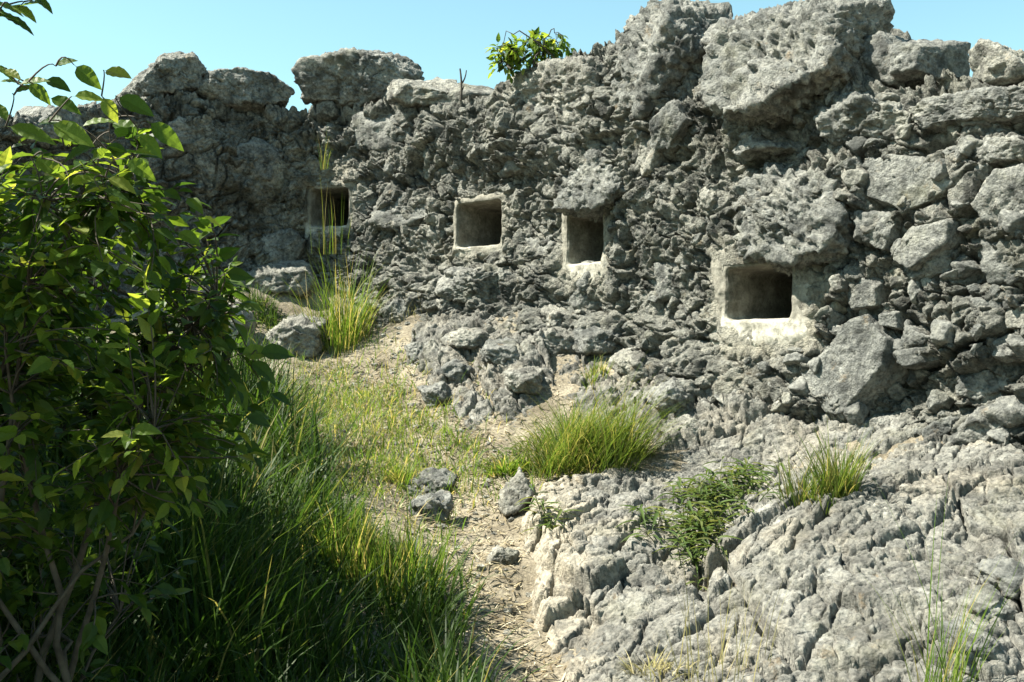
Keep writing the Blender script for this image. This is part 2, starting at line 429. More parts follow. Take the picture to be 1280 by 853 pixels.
def build_bed(name, which, x0, x1, y0, y1, step, label):
    xs = np.arange(x0, x1, step); ys = np.arange(y0, y1, step)
    X, Y = np.meshgrid(xs, ys, indexing='ij'); x, y = X.ravel(), Y.ravel()
    z, sd, px, py = bed_height(x, y, which)
    hb = z - ground_base(x, y)
    e = 0.15
    gxn = (ground_base(x + e, y) - ground_base(x - e, y)) / (2 * e); gyn = (ground_base(x, y + e) - ground_base(x, y - e)) / (2 * e)
    nb = np.c_[-gxn, -gyn, np.ones(len(x))]; nb /= np.linalg.norm(nb, axis=1)[:, None]
    P = np.c_[x, y, z - hb] + nb * (hb * nb[:, 2] ** 0.5)[:, None]
    P[:, :2] += 0.012 * np.c_[fbm(P * 16, 2, 201), fbm(P * 16 + 5, 2, 202)]
    if which == 'A':
        coat = smooth(80, 0, px - 690 + 60 * fbm(P * 3, 3, 88)) * 0.95 + 0.35 * smooth(0.1, 0.5, fbm(P * 2.2, 3, 89))
    else:
        coat = 0.25 * smooth(0.0, 0.5, fbm(P * 2.2, 3, 89))
    keep = sd > -40
    fc = grid_faces(len(xs), len(ys)); fc = fc[keep[fc].any(1)]
    used = np.unique(fc); re = np.zeros(len(P), np.int64); re[used] = np.arange(len(used))
    me = mesh_from(name, P[used], re[fc], True, np.clip(coat[used], 0, 1))
    return link(name, me, M_BED if which == 'A' else M_LEDGE, label=label, category='rock')
build_bed('bedrock_outcrop', 'A', -0.2, 2.75, 3.4, 7.0, 0.0078, 'cracked pale bedrock slab sloping below the wall beside the path')
build_bed('bedrock_ledge', 'B', -1.1, 2.3, 5.6, 9.7, 0.011, 'rough stepped grey rock ledge under the two middle loopholes')

def surf_z(x, y):
    x = np.atleast_1d(np.asarray(x, float)); y = np.atleast_1d(np.asarray(y, float))
    return np.maximum.reduce([ground_z(x, y), bed_height(x, y, 'A')[0], bed_height(x, y, 'B')[0]])

def drop(px, py, dmin=2.2, dmax=11):
    """the ground point seen at photo pixel (px, py)"""
    ds = np.arange(dmin, dmax, 0.03)
    x = (px - 640) / F * ds; z = (426.5 - py) / F * ds
    below = z < surf_z(x, ds)
    i = int(np.argmax(below)) if below.any() else len(ds) - 1
    return np.array([x[i], ds[i], surf_z(x[i], ds[i])[0]])

# ------------------------------------------------------------------ the wall: plan curve, heights
plan = np.array([(-6.3, 7.6), (-5.2, 8.5), (-4.25, 9.35), (-3.2, 10.2), (-1.96, 10.6), (-0.32, 9.4), (0.607, 8.3), (1.708, 6.9), (2.83, 5.5), (4.0, 4.1), (5.2, 2.8)])
def catmull(pts, n=60):
    out = []
    P = np.vstack([2 * pts[0] - pts[1], pts, 2 * pts[-1] - pts[-2]])
    for i in range(1, len(P) - 2):
        t = np.linspace(0, 1, n, endpoint=False)[:, None]
        a, b, c, d = P[i - 1], P[i], P[i + 1], P[i + 2]
        out.append(0.5 * ((2 * b) + (-a + c) * t + (2 * a - 5 * b + 4 * c - d) * t ** 2 + (-a + 3 * b - 3 * c + d) * t ** 3))
    out.append(pts[-1][None])
    return np.vstack(out)
curve = catmull(plan)
seg = np.r_[0, np.cumsum(np.hypot(*np.diff(curve, axis=0).T))]
SLEN = seg[-1]
tan_all = np.gradient(curve, seg, axis=0); tan_all /= np.linalg.norm(tan_all, axis=1)[:, None]
def wall_at(s):
    xy = np.c_[np.interp(s, seg, curve[:, 0]), np.interp(s, seg, curve[:, 1])]
    t = np.c_[np.interp(s, seg, tan_all[:, 0]), np.interp(s, seg, tan_all[:, 1])]
    t /= np.linalg.norm(t, axis=1)[:, None]
    return xy, t, np.c_[t[:, 1], -t[:, 0]]          # outward normal (towards the path)
_cpx = 640 + curve[:, 0] / curve[:, 1] * F
_ok = (_cpx > -250) & (_cpx < 1700)
def s_of_px(px):
    return np.interp(px, _cpx[_ok], seg[_ok])
def px_of_s(s):
    return np.interp(s, seg[_ok], _cpx[_ok])
def wall_depth(px):
    s = np.atleast_1d(s_of_px(px)); return wall_at(s)[0][0, 1]

NICHES = [  # photo box of the opening, label
    (388, 435, 236, 283, 'square loophole behind tall grass, farthest up the wall'),
    (571, 626, 253, 308, 'loophole with visible shade-toned ceiling'),
    (710, 753, 268, 329, 'narrow upright loophole under overhanging rock'),
    (908, 988, 333, 400, 'wide loophole with bright white sill'),
]
zl_s, zl_z = [], []
for (x0, x1, y0, y1, _) in NICHES:
    px, py = (x0 + x1) / 2, (y0 + y1) / 2
    s = s_of_px(px); zl_s.append(s); zl_z.append((426.5 - py) / F * wall_depth(px))
zl_s = np.array([zl_s[0] - 3, *zl_s, s_of_px(1280), SLEN]); zl_z = np.array([zl_z[0] + 0.15, *zl_z, -0.2, -0.9])
def niche_line(s): return np.interp(s, zl_s, zl_z)
top_px = [(-250, 150), (60, 150), (170, 122), (240, 118), (300, 136), (380, 138), (400, 128), (470, 132), (560, 128), (600, 122), (630, 106), (660, 84), (700, 76), (735, 72), (760, 48), (800, 30), (850, 34), (868, 62), (882, 62),
          (892, 34), (1000, 26), (1040, 34), (1056, 84), (1100, 112), (1140, 100), (1200, 100), (1240, 104), (1280, 96), (1400, 120), (1700, 160)]
tp = np.array(top_px, float)
top_s = s_of_px(tp[:, 0]); top_z = np.array([(426.5 - y) / F * wall_depth(x) for x, y in top_px])
def wall_top(s): return np.interp(s, top_s, top_z)

def wall_offset(s, z):
    """smooth front profile: battered foot, face leaning back, overhanging brows"""
    hn = z - niche_line(s)
    off = 0.42 * np.clip(-(hn + 0.22), 0, 2) ** 1.3 - 0.10 * np.clip(hn - 0.15, 0, 3)
    d = wall_at(s)[0]
    px = px_of_s(s); py = 426.5 - z / np.maximum(d[:, 1], 1) * F
    for cx, cy, rx, ry, a in ((660, 165, 85, 55, 0.20), (640, 225, 70, 22, -0.10), (735, 215, 45, 45, 0.13), (980, 270, 80, 50, 0.16), (800, 120, 50, 70, 0.10),
                              (960, 110, 90, 70, 0.16), (540, 225, 70, 30, -0.06), (470, 165, 50, 30, -0.05), (1120, 130, 60, 40, -0.12), (880, 480, 60, 50, 0.10),
                              (1130, 500, 60, 40, -0.12), (1010, 545, 60, 28, -0.25), (620, 350, 60, 22, 0.12), (560, 335, 40, 14, -0.1), (730, 385, 60, 14, -0.14), (300, 200, 60, 50, 0.08)):
        off = off + a * np.exp(-((px - cx) / rx) ** 2 - ((py - cy) / ry) ** 2)
    return off

def rubble(P, seed=0):
    """weathered rubble masonry: broken faces, streaked crags, nodular mortar, open joints"""
    w = np.c_[fbm(P * 3, 3, seed + 1), fbm(P * 3 + 7, 3, seed + 2), fbm(P * 3 + 13, 3, seed + 3)]
    q = P + 0.06 * w
    h = 0.07 * fbm(q * 1.5, 3, seed + 4)
    h += chips(q, (2.4, 5.5), seed + 5, 0.16, 0.15)
    f1, f2, r1, r2, v = worley(q * 2.9 + 3, seed + 13)
    stone = smooth(0.42, 0.5, r1) * smooth(0.04, 0.12, f2 - f1)
    fine = 1 - 0.72 * stone
    h += fine * chips(q + 0.02 * w, (12.0, 24.0), seed + 40, 0.22, 0.26) + stone * (0.025 + 0.035 * (v[:, 0] * np.cos(r2 * 6.28) + v[:, 2] * np.sin(r2 * 6.28)))
    zone = smooth(-0.3, 0.3, fbm(P * 0.9 + 77, 2, seed + 20))
    h += (0.012 + 0.022 * zone) * (0.6 + 0.4 * fine) * (fbm(streak(q, 6.5), 5, seed + 8, 0.47, True) - 0.6)
    nod = smooth(-0.15, 0.35, fbm(P * 1.2 + 31, 2, seed + 9)) * (1 - 0.6 * zone)
    f1, f2, r1, r2, v = worley(q * 19.0, seed + 7)
    h += fine * nod * (0.012 * np.sqrt(np.clip(1 - (f1 / 0.8) ** 2, 0, 1)) + 0.016 * (r1 - 0.5))
    f1, f2, r1, r2, v = worley(q * 44.0, seed + 12)
    h += 0.006 * perlin(P * 62.0, seed + 33) + 0.012 * perlin(streak(P, 30.0), seed + 34)
    h += fine * (0.4 + 0.6 * nod) * (0.008 * np.sqrt(np.clip(1 - (f1 / 0.8) ** 2, 0, 1)) + 0.006 * (r1 - 0.5))
    f1, f2, r1, r2, v = worley(q * 2.9 + 3, seed + 13)
    h -= 0.09 * np.exp(-((f2 - f1) / 0.035) ** 2) * smooth(0.35, 0.7, r1)
    f1, f2, r1, r2, v = worley(q * 6.5 + 9, seed + 14)
    h -= 0.05 * np.exp(-((f2 - f1) / 0.05) ** 2) * smooth(0.45, 0.8, r1)
    pits = fbm(P * 5.0 + 50, 3, seed + 10)
    h -= 0.09 * smooth(0.40, 0.66, pits)
    return h

wall = empty('masonry_wall', (0.6, 8.3, 0.0), 'long weathered grey rubble stone wall with four square loopholes', 'wall')
WLOC = np.array(wall.location)

# niche frames
frames = []
for (x0, x1, y0, y1, lab) in NICHES:
    px, py = (x0 + x1) / 2, (y0 + y1) / 2
    s = s_of_px(px); xy, t, n = wall_at(np.array([s])); z = (426.5 - py) / F * xy[0, 1]
    off = wall_offset(np.array([s]), np.array([z]))[0]
    c = np.array([xy[0, 0] + n[0, 0] * off, xy[0, 1] + n[0, 1] * off, z])
    # keep the opening centred on the ray through the photo
    c[2] = (426.5 - py) / F * c[1]
    tt = np.array([t[0, 0], t[0, 1], 0.0]); nn = np.array([n[0, 0], n[0, 1], 0.0])
    ppm = F * abs(tt[0] * c[1] - c[0] * tt[1]) / c[1] ** 2
    frames.append((c, tt, nn, (x1 - x0) / ppm / 2, (y1 - y0) / F * c[1] / 2, lab, s))

FL = {NICHES[3][4]: 0.10, NICHES[2][4]: 0.04}
def build_wall_core():
    ds = 0.0105
    s_lo, s_hi = s_of_px(-40.0), s_of_px(1420.0)
    ss = np.arange(s_lo, s_hi, ds)
    ss = np.r_[np.arange(0.2, s_lo, 0.05), ss, np.arange(s_hi, SLEN - 0.02, 0.05)]
    nf, ntop = 330, 60
    xy, t, n = wall_at(ss)
    zt = wall_top(ss); gz = ground_base(xy[:, 0], xy[:, 1]); z0 = np.minimum(gz - 0.55, zt - 1.2)
    v = np.linspace(0, 1, nf)
    Z = z0[:, None] + (zt - z0)[:, None] * v[None, :]
    Sg = np.repeat(ss[:, None], nf, 1)
    off = wall_offset(Sg.ravel(), Z.ravel()).reshape(Z.shape)
    # front, rounded shoulder, top going back 0.9 m and down behind
    u = np.linspace(0, 1, ntop + 1)[1:]
    back = 1.6 * np.minimum(u / 0.75, 1.0)
    Zt = zt[:, None] + (0.05 * np.sin(np.minimum(u / 0.75, 1) * 3.14) - np.maximum(u - 0.75, 0) / 0.25 * 1.6)[None, :]
    offt = off[:, -1:] - back[None, :]
    OFF = np.concatenate([off, offt], 1); ZZ = np.concatenate([Z, Zt], 1)
    nn = OFF.shape[1]
    P = np.stack([xy[:, None, 0] + n[:, None, 0] * OFF, xy[:, None, 1] + n[:, None, 1] * OFF, ZZ], 2)
    # displacement direction: outward on the face, turning up over the shoulder
    k = np.concatenate([np.zeros(nf), np.clip(u * 5, 0, 1)])
    k = np.maximum(k, np.concatenate([smooth(0.94, 1.0, v) * 0.6, np.zeros(ntop)]))
    N = np.stack([n[:, None, 0] * (1 - k)[None, :], n[:, None, 1] * (1 - k)[None, :], np.repeat((0.18 * (1 - k) + k)[None, :], len(ss), 0)], 2)
    N /= np.linalg.norm(N, axis=2)[:, :, None]
    Pf = P.reshape(-1, 3); Nf = N.reshape(-1, 3)
    calm = np.zeros(len(Pf)); hole = np.zeros(len(Pf), bool); coat = np.zeros(len(Pf))
    px, py = proj(Pf)
    for (c, tt, nn_, hw, hh, lab, s) in frames:
        d = Pf - c
        a = d @ tt; b = d[:, 2]
        near = (np.abs(d @ nn_) < 0.5)
        dist = np.maximum(np.abs(a) - hw, np.abs(b) - hh)
        calm = np.maximum(calm, np.where(near, 1 - smooth(-0.02, 0.10, dist - FL.get(lab, 0) + 0.06 * fbm(Pf * 6, 2, 300)), 0))
        hole |= near & (dist < 0.02)
    wob = fbm(Pf * 5, 3, 310) * 10
    # smooth rendered patches of mortar on the face
    patch = np.zeros(len(Pf))
    for poly, amt in (([(318, 205), (352, 203), (358, 232), (322, 236)], 0.9), ([(988, 340), (1040, 345), (1030, 430), (985, 455), (900, 450), (885, 405), (990, 405)], 0.85),
                      ([(700, 262), (712, 262), (712, 330), (755, 332), (765, 375), (700, 372)], 0.6), ([(895, 295), (985, 300), (985, 332), (895, 340)], 0.55), ([(655, 255), (640, 300), (600, 330), (545, 330), (545, 300), (570, 310), (628, 306), (630, 252)], 0.6),
                      ([(385, 205), (440, 200), (455, 235), (385, 236)], 0.6), ([(890, 430), (990, 440), (960, 500), (880, 490)], 0.3)):
        patch = np.maximum(patch, amt * smooth(-8, 12, poly_sd(px, py, poly) + wob))
    calm_all = np.maximum(calm * 0.95, patch * 0.92)
    h = rubble(Pf, 0)
    Pf = Pf + Nf * (h * (1 - calm_all))[:, None]
    tw = (1 - calm)[:, None]
    Pf = Pf + tw * 0.018 * np.c_[fbm(Pf * 7, 2, 401), fbm(Pf * 7 + 3, 2, 402), fbm(Pf * 7 + 11, 2, 403)]
    coat = np.clip(np.maximum(calm * 0.55, patch * 0.75) * (0.75 + 0.5 * fbm(Pf * 6, 2, 320)), 0, 1)
    fc = grid_faces(len(ss), nn)
    fc = fc[~hole[fc].any(1)]
    return mesh_from('rubble_core', Pf - WLOC, fc, True, coat)
link('rubble_core', build_wall_core(), M_WALL, wall)

# loophole linings: plastered surround, sill and tunnel
FLANGE = [0.09, 0.07, 0.10, 0.17]
def build_loophole(c, tt, nn, hw, hh, lab, idx):
    na = 200
    # rounded-rectangle outline
    ang = np.linspace(0, 2 * math.pi, na, endpoint=False)
    e = 0.16
    cx, cy = np.sign(np.cos(ang)) * np.abs(np.cos(ang)) ** e, np.sign(np.sin(ang)) * np.abs(np.sin(ang)) ** e
    per = np.r_[0, np.cumsum(np.hypot(np.diff(np.r_[cx, cx[0]]), np.diff(np.r_[cy, cy[0]])))]
    tgt = np.linspace(0, per[-1], na, endpoint=False)
    cx = np.interp(tgt, per, np.r_[cx, cx[0]]); cy = np.interp(tgt, per, np.r_[cy, cy[0]])
    fl = FLANGE[idx]
    prof = [(fl + 0.05, -0.13), (fl, -0.03), (fl * 0.8, -0.004), (fl * 0.4, 0.006), (0.012, 0.004), (0.0, -0.014), (-0.004, -0.06), (-0.010, -0.2), (-0.02, -0.50), (-0.03, -1.35)]
    prof = np.array(prof); tt_ = np.linspace(0, len(prof) - 1, 64)
    gr = np.interp(tt_, range(len(prof)), prof[:, 0]); dp = np.interp(tt_, range(len(prof)), prof[:, 1])
    A = cx[None, :] * (hw + gr[:, None]); B = cy[None, :] * (hh + gr[:, None]); Cn = np.repeat(dp[:, None], na, 1)
    # sloping sill: the foot of the opening rolls outward and down
    bot = smooth(-0.55, -0.98, np.repeat(cy[None, :], 64, 0))
    front = smooth(-0.10, 0.0, Cn)
    Cn = Cn + bot * front * np.where(gr[:, None] > 0.0, 0.015, 0.012)
    B = B - bot * smooth(0.01, 0.08, gr)[:, None] * (0.05 if idx != 2 else 0.10)
    P = c + A[..., None] * tt + B[..., None] * np.array([0, 0, 1.0]) + Cn[..., None] * nn
    P = P.reshape(-1, 3)
    amp = np.repeat(np.where(gr > 0.03, 1.0, 0.55), na)
    no = np.c_[fbm(P * 9, 4, 500 + idx), fbm(P * 9 + 4, 4, 510 + idx), fbm(P * 9 + 8, 4, 520 + idx)]
    P = P + 0.013 * amp[:, None] * no
    f1, *_r = worley(P * 30, 530)
    P = P + nn * (0.005 * (0.7 - f1) * amp)[:, None]
    coat = np.clip(bot * (smooth(-0.03, 0.0, gr))[:, None] * 1.1 + 0.30 * smooth(0.0, 0.03, gr)[:, None], 0, 1).ravel() * [0.7, 0.6, 0.9, 1.0][idx]
    n0 = 64
    i = np.arange(n0 - 1)[:, None] * na + np.arange(na)[None, :]
    j = np.arange(n0 - 1)[:, None] * na + (np.arange(na)[None, :] + 1) % na
    fc = np.stack([i.ravel(), j.ravel(), (j + na).ravel(), (i + na).ravel()], 1)
    # back wall of the tunnel
    P = np.vstack([P, c - nn * 1.36]); coat = np.r_[coat, 0]
    last = (n0 - 1) * na
    cap = np.stack([last + np.arange(na), last + (np.arange(na) + 1) % na, np.full(na, len(P) - 1), np.full(na, len(P) - 1)], 1)
    me = bpy.data.meshes.new('loophole')
    faces = [tuple(map(int, f)) for f in fc] + [tuple(map(int, f[:3])) for f in cap]
    loc = c
    me.from_pydata([tuple(map(float, p)) for p in (P - loc)], [], faces)
    me.polygons.foreach_set('use_smooth', [True] * len(faces))
    a = me.attributes.new('coat', 'FLOAT', 'POINT'); a.data.foreach_set('value', coat.astype(np.float32))
    me.update()
    o = link('loophole', me, M_LINING, wall, loc - WLOC)
    o['label'] = lab
for i, fr in enumerate(frames):
    build_loophole(*fr[:6], i)

# ------------------------------------------------------------------ stones
_ico = {}
def ico(level):
    if level not in _ico:
        bm = bmesh.new(); bmesh.ops.create_icosphere(bm, subdivisions=level, radius=1.0)
        bm.verts.ensure_lookup_table()
        V = np.array([v.co[:] for v in bm.verts]); Fc = np.array([[v.index for v in f.verts] for f in bm.faces])
        bm.free(); _ico[level] = (V / np.linalg.norm(V, axis=1)[:, None], Fc)
    return _ico[level]

def stone_shape(poly, thick, seed, level, rough=1.0, tilt=0.3, front=3, p=60, back=None, layered=0.0, cuts=9):
    """faceted stone: outline polygon (metres, in the face plane), front facets, noise; local axes a (along), b (up), c (out)"""
    r = np.random.default_rng(seed)
    poly = np.asarray(poly, float)
    ctr = poly.mean(0); poly = poly - ctr
    area = 0.5 * np.sum(poly[:, 0] * np.roll(poly[:, 1], -1) - np.roll(poly[:, 0], -1) * poly[:, 1])
    if area < 0: poly = poly[::-1]
    ex = np.abs(poly).max(0)
    size = float(ex.mean())
    back = back or thick
    planes = []
    for i in range(len(poly)):
        a, b = poly[i], poly[(i + 1) % len(poly)]
        e = b - a; L = np.hypot(*e)
        if L < 1e-6: continue
        nrm = np.array([e[1], -e[0]]) / L
        d = nrm @ a
        if d <= 0.02 * size: d = 0.25 * size
        k = r.uniform(0.02, 0.35)
        nn = np.array([nrm[0], nrm[1], k]); l = np.linalg.norm(nn)
        planes.append((nn / l, (d + k * thick * 0.35) / l))
    for _ in range(front):
        nn = np.array([r.normal() * tilt, r.normal() * tilt + 0.12, 1.0]); nn /= np.linalg.norm(nn)
        planes.append((nn, thick * r.uniform(0.72, 1.0)))
    for _ in range(cuts):
        nn = r.normal(size=3); nn[2] = abs(nn[2]) * 0.7; nn /= np.linalg.norm(nn)
        ext = abs(nn[0]) * ex[0] + abs(nn[1]) * ex[1] + nn[2] * thick
        planes.append((nn, ext * r.uniform(0.66, 0.88)))
    planes.append((np.array([0, 0, -1.0]), back))
    V, Fc = ico(level)
    D = V * np.array([ex[0], ex[1], (thick + back) / 2]); D /= np.linalg.norm(D, axis=1)[:, None]
    acc = np.zeros(len(D))
    for nn, d in planes:
        acc += (np.clip(D @ nn, 0, None) / d) ** p
    rad = acc ** (-1.0 / p)
    P = D * rad[:, None]
    sd = seed * 13.7
    q = P + sd
    n1 = fbm(q * (1.6 / size), 3, seed % 50); n2 = fbm(q * 9, 4, seed % 50 + 3); n3 = fbm(q * 26, 3, seed % 50 + 9, ridged=True)
    disp = rough * (0.05 * size * n1 + 0.006 * n2)
    wq = q + 0.25 * size * np.c_[n1, n2, -n1]
    disp += rough * (chips(wq, (1.5 / size,), seed % 70 + 11, 0.18, 0.03) + chips(wq, (3.6 / size, 8.0 / size), seed % 70 + 19, 0.10, 0.03))
    if layered:
        c, s = math.cos(0.7), math.sin(0.7)
        lay = np.c_[(q[:, 0] * c - q[:, 1] * s) * 7, (q[:, 0] * s + q[:, 1] * c) * 17, q[:, 2] * 8]
        disp += layered * (0.012 + 0.030 * size) * (fbm(lay, 4, seed % 40 + 5, 0.5, True) - 0.6)
    f1, f2, r1, r2, v = worley(q * (2.2 / size), seed % 60 + 2)
    disp -= rough * 0.08 * size * np.exp(-((f2 - f1) / 0.035) ** 2) * (r1 > 0.5)
    if level >= 5:
        f1, *_ = worley(q * 26, seed % 60 + 7)
        disp += rough * chips(q, (15.0, 34.0), seed % 70 + 3, 0.16, 0.07)
    fn = np.cross(P[Fc[:, 1]] - P[Fc[:, 0]], P[Fc[:, 2]] - P[Fc[:, 0]])
    nrm = np.zeros_like(P)
    for kk in range(3): np.add.at(nrm, Fc[:, kk], fn)
    nrm /= np.linalg.norm(nrm, axis=1)[:, None] + 1e-12
    nrm = nrm * 0.8 + D * 0.2
    P = P + nrm * disp[:, None]
    return P, Fc, ctr

def px_stone(poly_px, thick, seed, level=5, proud=0.5, depth=None, mat=None, name='stone', parent=wall, turn=0.0, setback=0.0, **kw):
    """a stone of the wall from its surveyed outline; it is set in the face, 'proud' of it by a share of its thickness"""
    poly_px = np.asarray(poly_px, float)
    cx, cy = (poly_px[:, 0].min() + poly_px[:, 0].max()) / 2, (poly_px[:, 1].min() + poly_px[:, 1].max()) / 2
    s = s_of_px(cx); xy, t, n = wall_at(np.array([s])); d = xy[0, 1]
    z = (426.5 - cy) / F * d
    if depth is None:
        off = wall_offset(np.array([s]), np.array([min(z, wall_top(s))]))[0] - setback
        x, y = xy[0] + n[0] * off
        d = y
    tt = np.array([t[0, 0], t[0, 1], 0.0]); nn = np.array([n[0, 0], n[0, 1], 0.0])
    if depth is not None:
        d = depth; tt = np.array([1.0, 0, 0]); nn = np.array([0, -1.0, 0])
    if turn:
        c, s_ = math.cos(turn), math.sin(turn)
        tt, nn = tt * c + nn * s_, nn * c - tt * s_
    C = at(cx, cy, d)
    # face-plane coordinates of the outline: intersect the sight lines with the face plane
    pts = []
    for (u, v) in poly_px:
        ray = at(u, v, 1.0); k = (C @ nn) / (ray @ nn)
        q = ray * k - C
        pts.append((q @ tt, q[2]))
    P, Fc, ctr = stone_shape(pts, thick, seed, level, **kw)
    up = np.array([0, 0, 1.0])
    C2 = C + ctr[0] * tt + ctr[1] * up
    W = P[:, :1] * tt + P[:, 1:2] * up + (P[:, 2:] + thick * (proud - 1.0)) * nn
    me = mesh_from(name, W, Fc, True)
    loc = C2 - (WLOC if parent is wall else 0)
    return link(name, me, mat or M_STONE, parent, loc)

